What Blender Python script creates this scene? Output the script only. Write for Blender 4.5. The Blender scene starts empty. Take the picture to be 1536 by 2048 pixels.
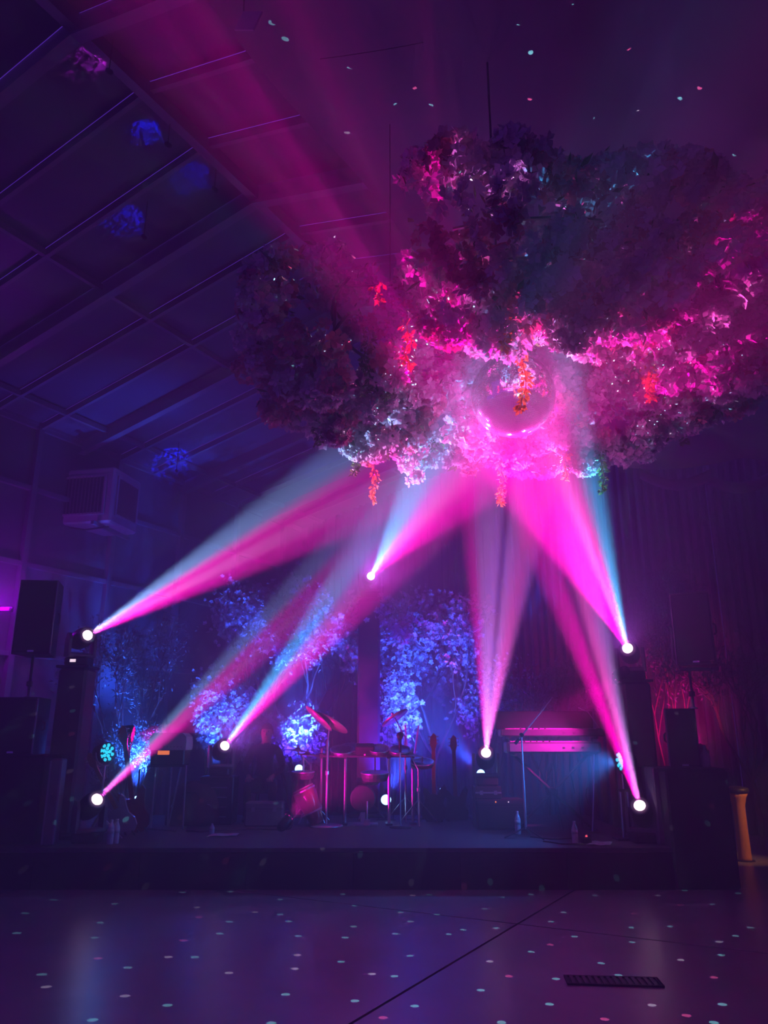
import bpy, math, random
from mathutils import Vector, Matrix, Quaternion, noise

random.seed(7)
SC = bpy.context.scene
COL = SC.collection
PI = math.pi

# ------------------------------------------------------------------ camera
TH = math.radians(16.4)          # pitch up
F = 1538.0                       # focal length in pixels of a 1536x2048 frame
EYE = Vector((0, 0, 1.5))
cam = bpy.data.cameras.new('camera')
camo = bpy.data.objects.new('camera', cam)
COL.objects.link(camo)
cam.sensor_fit = 'VERTICAL'
cam.sensor_height = 24
cam.lens = 24 * F / 2048
cam.clip_start = 0.05
camo.location = EYE
camo.rotation_euler = (PI / 2 + TH, 0, 0)
SC.camera = camo

# ------------------------------------------------------------------ view + world
SC.view_settings.view_transform = 'Standard'
SC.view_settings.look = 'None'
SC.view_settings.gamma = 1
SC.view_settings.exposure = 0.0
SC.view_settings.use_curve_mapping = False
world = bpy.data.worlds.new('night_room')
SC.world = world
world.use_nodes = True
bg = world.node_tree.nodes['Background']
bg.inputs[0].default_value = (0.115, 0.03, 0.56, 1)
bg.inputs[1].default_value = 0.85
cy = SC.cycles
cy.max_bounces = 3
cy.diffuse_bounces = 1
cy.glossy_bounces = 2
cy.transmission_bounces = 2
cy.volume_bounces = 0
cy.use_adaptive_sampling = True
cy.adaptive_threshold = 0.05
HAZE_DENSITY = 0.06
HAZE_G = 0.25
BEAM = 12500.0


def ray(x, y):
    u = (x - 768) / F
    v = (1024 - y) / F
    return Vector((u, math.cos(TH) - v * math.sin(TH), math.sin(TH) + v * math.cos(TH)))


def at(x, y, Y):
    d = ray(x, y)
    return EYE + d * (Y / d.y)


def atz(x, y, z):
    d = ray(x, y)
    return EYE + d * ((z - EYE.z) / d.z)


def gx(x, Y):
    """world x of pixel column x on the stage floor at distance Y"""
    return at(x, 1660, Y).x


BALL = Vector((0.92, 5.04, 3.85))
BALL_R = 0.30
STAGE_Z = 0.40
STAGE_Y = 8.7


# ------------------------------------------------------------------ materials
def mat(name, color, rough=0.6, metal=0.0, var=0.15, scale=12.0, bump=0.0, emit=None, estr=0.0, coat=0.0,
        transl=0.0, spec=0.5, randobj=0.0):
    m = bpy.data.materials.new(name)
    m.use_nodes = True
    nt = m.node_tree
    p = nt.nodes['Principled BSDF']
    p.inputs['Roughness'].default_value = rough
    p.inputs['Metallic'].default_value = metal
    p.inputs['Coat Weight'].default_value = coat
    p.inputs['Specular IOR Level'].default_value = spec
    col_out = None
    if var > 0:
        tc = nt.nodes.new('ShaderNodeTexCoord')
        nz = nt.nodes.new('ShaderNodeTexNoise')
        nz.inputs['Scale'].default_value = scale
        nz.inputs['Detail'].default_value = 4
        nt.links.new(tc.outputs['Object'], nz.inputs['Vector'])
        mx = nt.nodes.new('ShaderNodeMix')
        mx.data_type = 'RGBA'
        a = [max(0, c * (1 - var)) for c in color] + [1]
        b = [min(1, c * (1 + var)) for c in color] + [1]
        mx.inputs[6].default_value = a
        mx.inputs[7].default_value = b
        nt.links.new(nz.outputs['Fac'], mx.inputs[0])
        col_out = mx.outputs[2]
        if randobj:
            oi = nt.nodes.new('ShaderNodeObjectInfo')
            hs = nt.nodes.new('ShaderNodeHueSaturation')
            mr = nt.nodes.new('ShaderNodeMapRange')
            mr.inputs[3].default_value = 1 - randobj
            mr.inputs[4].default_value = 1 + randobj
            nt.links.new(oi.outputs['Random'], mr.inputs[0])
            nt.links.new(mr.outputs[0], hs.inputs['Value'])
            nt.links.new(col_out, hs.inputs['Color'])
            col_out = hs.outputs[0]
        nt.links.new(col_out, p.inputs['Base Color'])
        if bump:
            bp = nt.nodes.new('ShaderNodeBump')
            bp.inputs['Strength'].default_value = bump
            bp.inputs['Distance'].default_value = 0.01
            nt.links.new(nz.outputs['Fac'], bp.inputs['Height'])
            nt.links.new(bp.outputs[0], p.inputs['Normal'])
    else:
        p.inputs['Base Color'].default_value = (*color, 1)
    if emit:
        p.inputs['Emission Color'].default_value = (*emit, 1)
        p.inputs['Emission Strength'].default_value = estr
        m.cycles.emission_sampling = 'NONE'
    if transl:
        tr = nt.nodes.new('ShaderNodeBsdfTranslucent')
        if col_out:
            nt.links.new(col_out, tr.inputs['Color'])
        else:
            tr.inputs['Color'].default_value = (*color, 1)
        ms = nt.nodes.new('ShaderNodeMixShader')
        ms.inputs[0].default_value = transl
        out = nt.nodes['Material Output']
        nt.links.new(p.outputs[0], ms.inputs[1])
        nt.links.new(tr.outputs[0], ms.inputs[2])
        nt.links.new(ms.outputs[0], out.inputs['Surface'])
    return m


M = {
    'concrete': mat('polished_concrete', (0.30, 0.28, 0.30), 0.32, var=0.35, scale=2.2, bump=0.05),
    'joint': mat('dark_joint', (0.02, 0.02, 0.02), 0.9, var=0.1),
    'stage_skirt': mat('black_skirt', (0.022, 0.02, 0.024), 0.9, var=0.3, scale=30),
    'stage_top': mat('stage_carpet', (0.07, 0.065, 0.075), 0.8, var=0.3, scale=25),
    'roof_panel': mat('roof_vinyl', (0.15, 0.14, 0.20), 0.35, var=0.25, scale=1.5),
    'steel': mat('painted_steel', (0.32, 0.30, 0.34), 0.45, metal=0.2, var=0.1),
    'steel_dark': mat('dark_steel', (0.05, 0.05, 0.055), 0.45, metal=0.3, var=0.1),
    'liner': mat('liner_fabric', (0.26, 0.23, 0.25), 0.85, var=0.12, scale=3),
    'wall': mat('wall_panel', (0.20, 0.19, 0.22), 0.6, var=0.2, scale=2),
    'drape': mat('pale_drape', (0.14, 0.12, 0.15), 0.85, var=0.15, scale=6),
    'black': mat('black_plastic', (0.018, 0.018, 0.02), 0.42, var=0.2),
    'black_matt': mat('black_cloth', (0.014, 0.013, 0.016), 0.9, var=0.3, scale=40),
    'grey_plastic': mat('grey_plastic', (0.16, 0.16, 0.17), 0.45, var=0.1),
    'grille': mat('speaker_grille', (0.03, 0.03, 0.034), 0.55, metal=0.4, var=0.4, scale=160),
    'chrome': mat('chrome', (0.75, 0.75, 0.78), 0.33, metal=1.0, var=0.05),
    'cover': mat('totem_cover', (0.10, 0.09, 0.11), 0.8, var=0.15, scale=9),
    'cooler': mat('cooler_enamel', (0.62, 0.60, 0.62), 0.4, var=0.1, scale=4),
    'cooler_slat': mat('cooler_slat', (0.25, 0.22, 0.22), 0.5, var=0.1),
    'bark': mat('bark', (0.10, 0.065, 0.045), 0.85, var=0.4, scale=20, bump=0.3),
    'leaf': mat('leaf', (0.20, 0.26, 0.21), 0.3, var=0.4, scale=8, transl=0.25),
    'leaf_vine': mat('vine_leaf', (0.12, 0.24, 0.05), 0.5, var=0.4, scale=8, transl=0.3),
    'blossom': mat('pale_blossom', (0.80, 0.67, 0.70), 0.6, var=0.18, scale=5, transl=0.3, randobj=0.15),
    'blossom_coral_lit': mat('coral_blossom', (0.62, 0.26, 0.30), 0.6, var=0.2, scale=5, transl=0.3, randobj=0.2),  # reddish cast of the light, put into the colour of some blossoms
    'blossom_tree': mat('tree_blossom', (0.62, 0.55, 0.60), 0.6, var=0.25, scale=5, transl=0.3),
    'orange': mat('orange_petal', (0.90, 0.42, 0.08), 0.55, var=0.25, scale=8, transl=0.3),
    'mirror': mat('mirror_tile', (0.86, 0.86, 0.88), 0.06, metal=1.0, var=0.03),
    'grout': mat('ball_core', (0.03, 0.03, 0.03), 0.7, var=0.1),
    'wire': mat('wire', (0.012, 0.012, 0.014), 0.6, var=0.1),
    'lens': mat('lamp_lens', (0.9, 0.9, 0.9), 0.2, var=0, emit=(1.0, 0.62, 0.86), estr=9.0),
    'led_cyan': mat('cyan_diode', (0.1, 0.6, 0.8), 0.3, var=0, emit=(0.03, 0.75, 1.0), estr=1.5),
    'led_pink': mat('pink_diode', (0.8, 0.05, 0.4), 0.3, var=0, emit=(1.0, 0.0, 0.45), estr=1.4),
    'led_blue': mat('blue_diode', (0.2, 0.4, 1.0), 0.3, var=0, emit=(0.25, 0.55, 1.0), estr=8.0),
    'led_white': mat('white_display', (0.8, 0.8, 0.8), 0.3, var=0, emit=(1.0, 0.75, 0.9), estr=1.6),
    'led_orange': mat('orange_display', (0.8, 0.3, 0.1), 0.3, var=0, emit=(1.0, 0.22, 0.04), estr=1.3),
    'led_red': mat('red_indicator', (0.8, 0.1, 0.1), 0.3, var=0, emit=(1.0, 0.08, 0.12), estr=2.0),
    'purple_tube': mat('purple_tube', (0.5, 0.1, 0.8), 0.3, var=0, emit=(0.45, 0.0, 0.75), estr=0.7),
    'guitar_red': mat('red_lacquer', (0.28, 0.02, 0.03), 0.2, var=0.2, coat=0.6),
    'guitar_white': mat('pale_lacquer', (0.42, 0.47, 0.55), 0.25, var=0.1, coat=0.6),
    'guitar_dark': mat('dark_lacquer', (0.05, 0.035, 0.04), 0.22, var=0.2, coat=0.6),
    'maple': mat('maple', (0.35, 0.19, 0.09), 0.4, var=0.3, scale=20),
    'cymbal': mat('cymbal_bronze', (0.60, 0.46, 0.36), 0.45, metal=0.6, var=0.1),
    'drum_shell': mat('drum_shell', (0.20, 0.05, 0.06), 0.3, var=0.2, coat=0.4),
    'drum_pad': mat('rubber_pad', (0.05, 0.05, 0.055), 0.5, var=0.1),
    'drum_skin': mat('drum_skin', (0.55, 0.53, 0.52), 0.6, var=0.1),
    'keys': mat('key_ivory', (0.62, 0.60, 0.60), 0.35, var=0.05),
    'kb_body': mat('keyboard_body', (0.10, 0.09, 0.11), 0.4, var=0.1),
    'kb_front': mat('keyboard_front', (0.30, 0.31, 0.36), 0.4, var=0.1),
    'paper': mat('paper', (0.62, 0.60, 0.62), 0.8, var=0.08),
    'water': mat('bottle_plastic', (0.55, 0.58, 0.65), 0.12, var=0.1, spec=0.8),
    'cap': mat('bottle_cap', (0.55, 0.55, 0.60), 0.5, var=0.1),
    'yellow': mat('amber_wrap', (0.62, 0.26, 0.06), 0.7, var=0.25, scale=10),
    'skin': mat('skin', (0.36, 0.20, 0.15), 0.55, var=0.12),
    'hair': mat('hair', (0.02, 0.015, 0.013), 0.7, var=0.3, scale=40),
    'case': mat('grey_case', (0.16, 0.15, 0.17), 0.6, var=0.4, scale=18),
    'bag': mat('maroon_bag', (0.07, 0.025, 0.03), 0.85, var=0.3, scale=14),
    'plate': mat('clear_plate', (0.5, 0.5, 0.52), 0.3, var=0.1),
    'grate': mat('cast_iron', (0.02, 0.02, 0.022), 0.7, metal=0.3, var=0.2),
}


# ------------------------------------------------------------------ helpers
def tag(o, label=None, cat=None, group=None, kind=None):
    if label:
        o['label'] = label
    if cat:
        o['category'] = cat
    if group:
        o['group'] = group
    if kind:
        o['kind'] = kind
    return o


def thing(name, loc, label, cat, group=None, rz=0.0, kind=None):
    o = bpy.data.objects.new(name, None)
    o.empty_display_size = 0.1
    COL.objects.link(o)
    o.location = loc
    o.rotation_euler = (0, 0, rz)
    return tag(o, label, cat, group, kind)


def frame_to(d):
    """rotation whose local +Z is d"""
    return Vector((0, 0, 1)).rotation_difference(Vector(d).normalized()).to_matrix()


class MB:
    def __init__(s):
        s.v = []
        s.f = []

    def add(s, vs, fs):
        n = len(s.v)
        s.v += [tuple(p) for p in vs]
        s.f += [tuple(i + n for i in q) for q in fs]
        return s

    def box(s, c, size, R=None, taper=1.0):
        c = Vector(c)
        a, b, h = size[0] / 2, size[1] / 2, size[2] / 2
        P = [Vector((x * (taper if z > 0 else 1), y * (taper if z > 0 else 1), z))
             for z in (-h, h) for x, y in ((-a, -b), (a, -b), (a, b), (-a, b))]
        if R is not None:
            P = [R @ p for p in P]
        return s.add([c + p for p in P],
                     [(3, 2, 1, 0), (4, 5, 6, 7), (0, 1, 5, 4), (1, 2, 6, 5), (2, 3, 7, 6), (3, 0, 4, 7)])

    def cbox(s, c, size, ch=0.02, R=None):
        """box with chamfered edges (lathe-like three ring prism)"""
        c = Vector(c)
        a, b, h = size[0] / 2, size[1] / 2, size[2] / 2
        ch = min(ch, a * .9, b * .9, h * .9)

        def ring(x, y, z, k):
            return [(-x + k, -y, z), (x - k, -y, z), (x, -y + k, z), (x, y - k, z),
                    (x - k, y, z), (-x + k, y, z), (-x, y - k, z), (-x, -y + k, z)]
        P = ring(a - ch, b - ch, -h, ch * .5) + ring(a, b, -h + ch, ch) + ring(a, b, h - ch, ch) + ring(a - ch, b - ch, h, ch * .5)
        P = [Vector(p) for p in P]
        if R is not None:
            P = [R @ p for p in P]
        fs = [tuple(range(7, -1, -1)), tuple(range(24, 32))]
        for k in range(3):
            for i in range(8):
                j = (i + 1) % 8
                fs.append((k * 8 + i, k * 8 + j, k * 8 + 8 + j, k * 8 + 8 + i))
        return s.add([c + p for p in P], fs)

    def tube(s, path, r, n=8, r2=None, cap=True):
        path = [Vector(p) for p in path]
        L = len(path)
        rings = []
        up = None
        for i, p in enumerate(path):
            t = (path[min(i + 1, L - 1)] - path[max(i - 1, 0)])
            if t.length < 1e-9:
                t = Vector((0, 0, 1))
            t.normalize()
            if up is None:
                up = t.orthogonal().normalized()
            else:
                up = (up - t * up.dot(t))
                up = up.normalized() if up.length > 1e-6 else t.orthogonal().normalized()
            w = t.cross(up)
            rr = r if r2 is None else r + (r2 - r) * i / max(1, L - 1)
            if callable(r):
                rr = r(i / max(1, L - 1))
            rings.append([p + (up * math.cos(2 * PI * k / n) + w * math.sin(2 * PI * k / n)) * rr for k in range(n)])
        vs = [q for g in rings for q in g]
        fs = []
        for i in range(L - 1):
            for k in range(n):
                j = (k + 1) % n
                fs.append((i * n + k, i * n + j, (i + 1) * n + j, (i + 1) * n + k))
        if cap:
            fs.append(tuple(range(n - 1, -1, -1)))
            fs.append(tuple((L - 1) * n + k for k in range(n)))
        return s.add(vs, fs)

    def lathe(s, prof, c=(0, 0, 0), R=None, n=20, sx=1.0, sy=1.0):
        c = Vector(c)
        vs = []
        for r, z in prof:
            for k in range(n):
                p = Vector((r * math.cos(2 * PI * k / n) * sx, r * math.sin(2 * PI * k / n) * sy, z))
                vs.append(c + (R @ p if R is not None else p))
        fs = []
        m = len(prof)
        for i in range(m - 1):
            for k in range(n):
                j = (k + 1) % n
                fs.append((i * n + k, i * n + j, (i + 1) * n + j, (i + 1) * n + k))
        fs.append(tuple(range(n - 1, -1, -1)))
        fs.append(tuple((m - 1) * n + k for k in range(n)))
        return s.add(vs, fs)

    def prism(s, outline, depth, Mx):
        """outline in local xy, extruded along local z by depth, mapped by matrix Mx"""
        n = len(outline)
        vs = [Mx @ Vector((x, y, -depth / 2)) for x, y in outline] + [Mx @ Vector((x, y, depth / 2)) for x, y in outline]
        fs = [tuple(range(n - 1, -1, -1)), tuple(range(n, 2 * n))]
        fs += [(i, (i + 1) % n, n + (i + 1) % n, n + i) for i in range(n)]
        return s.add(vs, fs)

    def mesh(s, name, m, smooth=False):
        me = bpy.data.meshes.new(name)
        me.from_pydata(s.v, [], s.f)
        if m:
            me.materials.append(M[m] if isinstance(m, str) else m)
        if smooth:
            me.polygons.foreach_set('use_smooth', [True] * len(me.polygons))
        me.update()
        return me

    def build(s, name, m, parent=None, smooth=False, loc=None, rot=None):
        o = bpy.data.objects.new(name, s.mesh(name, m, smooth))
        COL.objects.link(o)
        if parent:
            o.parent = parent
        if loc is not None:
            o.location = loc
        if rot is not None:
            o.rotation_euler = rot
        return o


def copies(me, name, parent, mats):
    """one object per local matrix, all sharing the mesh me"""
    out = []
    for mx in mats:
        o = bpy.data.objects.new(name, me)
        COL.objects.link(o)
        o.parent = parent
        o.matrix_local = mx
        out.append(o)
    return out


def dirmat(loc, z, roll=0.0, scale=1.0):
    return Matrix.Translation(loc) @ (frame_to(z).to_4x4()) @ Matrix.Rotation(roll, 4, 'Z') @ Matrix.Scale(scale, 4)


def struct(o, label=None):
    o['kind'] = 'structure'
    if label:
        o['label'] = label
    return o


def spot(p, target, power, ang, color=None, blend=0.3, radius=0.04, stops=None, noise_scale=None, name='beam_light'):
    l = bpy.data.lights.new(name, 'SPOT')
    l.energy = power
    l.spot_size = math.radians(ang)
    l.spot_blend = blend
    l.shadow_soft_size = radius
    o = bpy.data.objects.new(name, l)
    COL.objects.link(o)
    p = Vector(p)
    d = (Vector(target) - p).normalized()
    z = -d
    vx = d.cross(p - EYE).normalized()
    o.matrix_world = Matrix.Translation(p) @ Matrix((vx, z.cross(vx), z)).transposed().to_4x4()
    if color:
        l.color = color
    if stops or noise_scale:
        l.use_nodes = True
        nt = l.node_tree
        n = nt.nodes
        em = n['Emission']
        tc = n.new('ShaderNodeTexCoord')
        if stops:
            sx = n.new('ShaderNodeSeparateXYZ')
            nt.links.new(tc.outputs['Normal'], sx.inputs[0])
            dv = n.new('ShaderNodeMath')
            dv.operation = 'DIVIDE'
            nt.links.new(sx.outputs[0], dv.inputs[0])
            nt.links.new(sx.outputs[2], dv.inputs[1])
            mr = n.new('ShaderNodeMapRange')
            t = math.tan(math.radians(ang / 2))
            mr.inputs[1].default_value = -t
            mr.inputs[2].default_value = t
            nt.links.new(dv.outputs[0], mr.inputs[0])
            cr = n.new('ShaderNodeValToRGB')
            nt.links.new(mr.outputs[0], cr.inputs[0])
            e = cr.color_ramp.elements
            e.remove(e[0])
            e[0].position = stops[0][0]
            e[0].color = (*stops[0][1], 1)
            for q, c in stops[1:]:
                x = e.new(q)
                x.color = (*c, 1)
            nt.links.new(cr.outputs[0], em.inputs[0])
        else:
            nz = n.new('ShaderNodeTexNoise')
            nz.inputs['Scale'].default_value = noise_scale
            nz.inputs['Detail'].default_value = 3
            nt.links.new(tc.outputs['Normal'], nz.inputs['Vector'])
            mr = n.new('ShaderNodeMapRange')
            mr.inputs[1].default_value = 0.50
            mr.inputs[2].default_value = 0.57
            nt.links.new(nz.outputs['Fac'], mr.inputs[0])
            nt.links.new(mr.outputs[0], em.inputs[1])
    return o


# ------------------------------------------------------------------ room frame
AZ = math.radians(29.0)                      # the hall's ridge runs 29 degrees to the right of the view
DV = Vector((math.sin(AZ), math.cos(AZ), 0))
NV = Vector((-math.cos(AZ), math.sin(AZ), 0))
RIDGE_Z = 7.5
SLOPE = 0.21
R0 = atz(512, 375, RIDGE_Z)                  # a point of the ridge
HALF = 5.55
EAVE_Z = RIDGE_Z - SLOPE * HALF
T_END = (at(1400, 930, 13.2) - R0).dot(DV)    # gable end wall
T_START = -9.0


def hall(s, t, z=None):
    """s metres left of the ridge, t metres along it from R0; on the roof when z is None"""
    p = Vector((R0.x, R0.y, 0)) + NV * s + DV * t
    p.z = RIDGE_Z - SLOPE * abs(s) if z is None else z
    return p


# ---- floor slabs cut by saw joints that run with the hall
floor = MB().box((1.0, 6.0, -0.16), (26, 30, 0.20)).build('floor', 'joint')
struct(floor, 'polished concrete floor with dark saw-cut joints')
J = atz(1035, 1848, 0)                        # crossing of the two joints in view
for i in range(-2, 3):
    for j in range(-3, 3):
        a = J + DV * (i * 6.0) - NV * (j * 5.0)
        b = a + DV * 6.0 - NV * 5.0
        c = (a + b) / 2
        MB().box((0, 0, 0), (5.0 - 0.022, 6.0 - 0.022, 0.06)).build('slab', 'concrete', floor, loc=(c.x, c.y, -0.03), rot=(0, 0, -AZ))

# ---- roof: panels, rafters, purlins
roof = thing('ceiling', (0, 0, 0), 'pitched roof of steel rafters and glossy panels', None, kind='structure')
STEP = 0.82
nb0, nb1 = int(T_START / STEP), int(T_END / STEP) + 1
PUR = [0.0, 2.40, 4.95, HALF]
for side in (1, -1):
    for i in range(nb0, nb1):
        for a, b in zip(PUR[:-1], PUR[1:]):
            if side < 0 and a > 2:
                continue
            t0, t1 = i * STEP + 0.03, (i + 1) * STEP - 0.03
            q = [hall(side * a, t0), hall(side * a, t1), hall(side * b, t1), hall(side * b, t0)]
            up = Vector((0, 0, 0.03))
            m = MB().add([p for p in q] + [p + up for p in q],
                         [(0, 1, 2, 3), (7, 6, 5, 4), (0, 4, 5, 1), (1, 5, 6, 2), (2, 6, 7, 3), (3, 7, 4, 0)])
            m.build('roof_panel', 'roof_panel', roof)
    lim = HALF if side > 0 else 3.0
    for i in range(nb0, nb1 + 1):
        main = (i % 3 == 0)
        w, h = (0.11, 0.24) if main else (0.05, 0.10)
        a, b = hall(0, i * STEP), hall(side * lim, i * STEP)
        dz = Vector((0, 0, -h / 2 - 0.005))
        c = (a + b) / 2 + dz
        X = (b - a).normalized()
        R = Matrix((X, DV, X.cross(DV))).transposed()
        L = (b - a).length
        if main:      # I section: web and lower flange
            MB().box(c + Vector((0, 0, 0.02)), (L, 0.03, h), R).box(c - Vector((0, 0, h / 2 - 0.01)), (L, w, 0.025), R).build('rafter', 'steel', roof)
        else:
            MB().box(c, (L, w, h), R).build('rafter', 'steel', roof)
    for s in PUR[1:] if side > 0 else [2.4]:
        a, b = hall(side * s, nb0 * STEP), hall(side * s, nb1 * STEP)
        c = (a + b) / 2 - Vector((0, 0, 0.06))
        X = DV
        R = Matrix((X, Vector((0, 0, 1)).cross(X), Vector((0, 0, 1)))).transposed()
        MB().box(c, ((b - a).length, 0.06, 0.08), R).build('purlin', 'steel', roof)
a, b = hall(0, nb0 * STEP), hall(0, nb1 * STEP)
MB().box((a + b) / 2 - Vector((0, 0, 0.10)), (0.10, (b - a).length, 0.16), Matrix.Rotation(-AZ, 3, 'Z')).build('ridge_beam', 'steel', roof)

# ---- fabric liner under the right slope, sagging between its fixings, with a valance at its far end
lm = MB()
NS, NT = 30, 60
for i in range(NS + 1):
    s = -1.45 - i / NS * 5.6
    for j in range(NT + 1):
        t = T_START + j / NT * (T_END - 0.9 - T_START)
        z = RIDGE_Z - SLOPE * abs(s) - 0.30
        z -= 0.20 * abs(math.sin(PI * i / NS * 2)) + 0.05 * math.sin(t * 2.1 + s)
        if j == NT:
            z -= 0.35
        p = hall(s, t, z)
        lm.v.append(tuple(p))
for i in range(NS):
    for j in range(NT):
        a = i * (NT + 1) + j
        lm.f.append((a, a + 1, a + NT + 2, a + NT + 1))
liner = lm.build('ceiling_liner', 'liner', smooth=True)
sm = liner.modifiers.new('thickness', 'SOLIDIFY')
sm.thickness = 0.012
struct(liner, 'sagging pale fabric liner hung under the right roof slope')

# swag of fabric that catches the light below the liner edge
sw = MB()
for q in range(3):
    A = at(1278 + q * 130, 946 + (q % 2) * 10, 12.6 - q * .2)
    B = at(1420 + q * 130, 950, 12.2 - q * .2)
    for i in range(17):
        f = i / 16
        p = A.lerp(B, f) - Vector((0, 0, 0.20 * math.sin(PI * f)))
        for k in range(7):
            an = PI * k / 6
            sw.v.append(tuple(p + Vector((0, -0.06 * math.sin(an), 0.10 * math.cos(an)))))
    n0 = q * 17 * 7
    for i in range(16):
        for k in range(6):
            a = n0 + i * 7 + k
            sw.f.append((a, a + 1, a + 8, a + 7))
tag(sw.build('fabric_swag', 'liner', smooth=True), 'drooping fabric swag along the lower edge of the ceiling liner', 'swag')

# ---- walls
wl = thing('wall_left', (0, 0, 0), 'dark panelled side wall with steel posts', None, kind='structure')
Rw = Matrix.Rotation(-AZ, 3, 'Z')
POST = 1.64
for i in range(-4, 14):
    t0, t1 = i * POST, (i + 1) * POST
    if t0 > T_END + 0.1:
        break
    zs = [0.0, 1.35, 2.7, 4.05, 5.25, EAVE_Z]
    for z0, z1 in zip(zs[:-1], zs[1:]):
        c = (hall(HALF + 0.06, t0, z0) + hall(HALF + 0.06, t1, z1)) / 2
        MB().box((0, 0, 0), (0.04, POST - 0.02, z1 - z0 - 0.02)).build('wall_panel', 'wall', wl, loc=c, rot=(0, 0, -AZ))
        g = (hall(HALF, t0, z1) + hall(HALF, t1, z1)) / 2
        MB().box((0, 0, 0), (0.08, POST - 0.01, 0.07)).build('girt', 'steel', wl, loc=g, rot=(0, 0, -AZ))
    p = hall(HALF, t0, EAVE_Z / 2)
    MB().box((0, 0, 0), (0.12, 0.09, EAVE_Z)).build('post', 'steel', wl, loc=p, rot=(0, 0, -AZ))

# gable end wall, draped
wb = thing('wall_back', (0, 0, 0), 'gable end wall covered with gathered drapes behind the stage', None, kind='structure')
W = HALF + 8.0
ndr = 12
for k in range(ndr):
    s0 = HALF - k * W / ndr
    s1 = s0 - W / ndr
    dm = MB()
    n = 48
    for i in range(n + 1):
        s = s0 + (s1 - s0) * i / n
        off = 0.07 * math.sin(i * 0.95 + k) + 0.03 * math.sin(i * 2.3)
        top = RIDGE_Z - SLOPE * abs(s) - 0.05
        for z in (0.0, top):
            dm.v.append(tuple(hall(s, T_END + 0.25 + off, z)))
    dm.f = [(2 * i, 2 * i + 2, 2 * i + 3, 2 * i + 1) for i in range(n)]
    dm.build('drape_panel', 'drape', wb, smooth=True)
wr = MB().box((hall(-8.0, (T_START + T_END) / 2, 3.2)), (0.1, T_END - T_START, 6.4), Rw).build('wall_right', 'drape')
struct(wr, 'pale draped side wall beyond the stage')

# ------------------------------------------------------------------ haze
hz = MB().box((0.8, 6.5, 3.95), (17.6, 24.0, 7.86)).build('haze', None)
hm = bpy.data.materials.new('haze')
hm.use_nodes = True
nt = hm.node_tree
nt.nodes.clear()
vo = nt.nodes.new('ShaderNodeOutputMaterial')
vs = nt.nodes.new('ShaderNodeVolumeScatter')
vs.inputs['Density'].default_value = HAZE_DENSITY
vs.inputs['Anisotropy'].default_value = HAZE_G
vs.inputs['Color'].default_value = (1, 1, 1, 1)
nt.links.new(vs.outputs[0], vo.inputs['Volume'])
hz.data.materials.append(hm)
tag(hz, 'thin theatrical haze filling the hall', None, kind='stuff')

# ------------------------------------------------------------------ stage
stage = thing('stage', (0, 0, 0), 'low black stage with a flat skirted front across the hall', 'stage')
SX0, SX1 = R0.x - (HALF - 0.25 - NV.y * (12.3 - R0.y)) / -NV.x, at(1485, 1780, STAGE_Y).x
RX0 = at(1345, 1700, STAGE_Y).x
SB = 12.3
MB().box(((SX0 + RX0) / 2, (STAGE_Y + SB) / 2, STAGE_Z - 0.02), (RX0 - SX0, SB - STAGE_Y, 0.04)).build('deck', 'stage_top', stage)
npan = 7
for i in range(npan):
    w = (RX0 - SX0) / npan
    MB().box((SX0 + w * (i + .5), STAGE_Y + 0.02, (STAGE_Z - 0.045) / 2), (w - 0.006, 0.03, STAGE_Z - 0.05)).build('skirt_panel', 'stage_skirt', stage)
MB().box(((SX0 + RX0) / 2, SB - 0.05, 0.18), (RX0 - SX0, 0.04, 0.36)).build('back_panel', 'stage_skirt', stage)

RTOP = at(1400, 1540, STAGE_Y).z
riser = thing('speaker_riser', ((RX0 + SX1) / 2, STAGE_Y + 0.42, 0), 'tall black cloth-covered block at the right end of the stage', 'riser')
MB().cbox((0, 0, RTOP / 2), (SX1 - RX0 - 0.01, 0.84, RTOP), 0.02).build('block', 'stage_skirt', riser)
MB().box((0, 0, RTOP + 0.008), (SX1 - RX0 + 0.01, 0.86, 0.012)).build('top_cloth', 'black_matt', riser)
LTOP = at(50, 1512, 9.0).z
lriser = thing('speaker_riser', (-4.65, 9.25, STAGE_Z), 'black cloth-covered block under the left speaker stack', 'riser')
MB().cbox((0, 0, (LTOP - STAGE_Z) / 2), (0.86, 0.6, LTOP - STAGE_Z), 0.02).build('block', 'stage_skirt', lriser)
MB().box((0, 0, LTOP - STAGE_Z + 0.007), (0.88, 0.62, 0.012)).build('top_cloth', 'black_matt', lriser)

# ------------------------------------------------------------------ floor drain
dc = atz(1226, 1964, 0)
drain = thing('floor_drain', dc, 'dark slotted drain grate let into the concrete floor', 'drain', rz=math.radians(-5))
MB().box((0, 0.085, 0.006), (0.60, 0.02, 0.010)).box((0, -0.085, 0.006), (0.60, 0.02, 0.010)) \
    .box((0.29, 0, 0.006), (0.02, 0.15, 0.010)).box((-0.29, 0, 0.006), (0.02, 0.15, 0.010)).build('frame', 'grate', drain)
MB().box((0, 0, 0.002), (0.56, 0.15, 0.002)).build('sump', 'joint', drain)
sl = MB().box((0, 0, 0), (0.022, 0.15, 0.008)).mesh('slat', 'steel_dark')
copies(sl, 'slat', drain, [Matrix.Translation((-0.255 + i * 0.0392, 0, 0.007)) for i in range(14)])

# ------------------------------------------------------------------ moving heads
CY = (0.05, 0.43, 0.92)
LB = (0.20, 0.34, 0.72)
MG = (1.0, 0.0, 0.48)
PK = (1.0, 0.09, 0.60)
VI = (0.60, 0.16, 0.72)
DK = (0.10, 0.01, 0.10)


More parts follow.
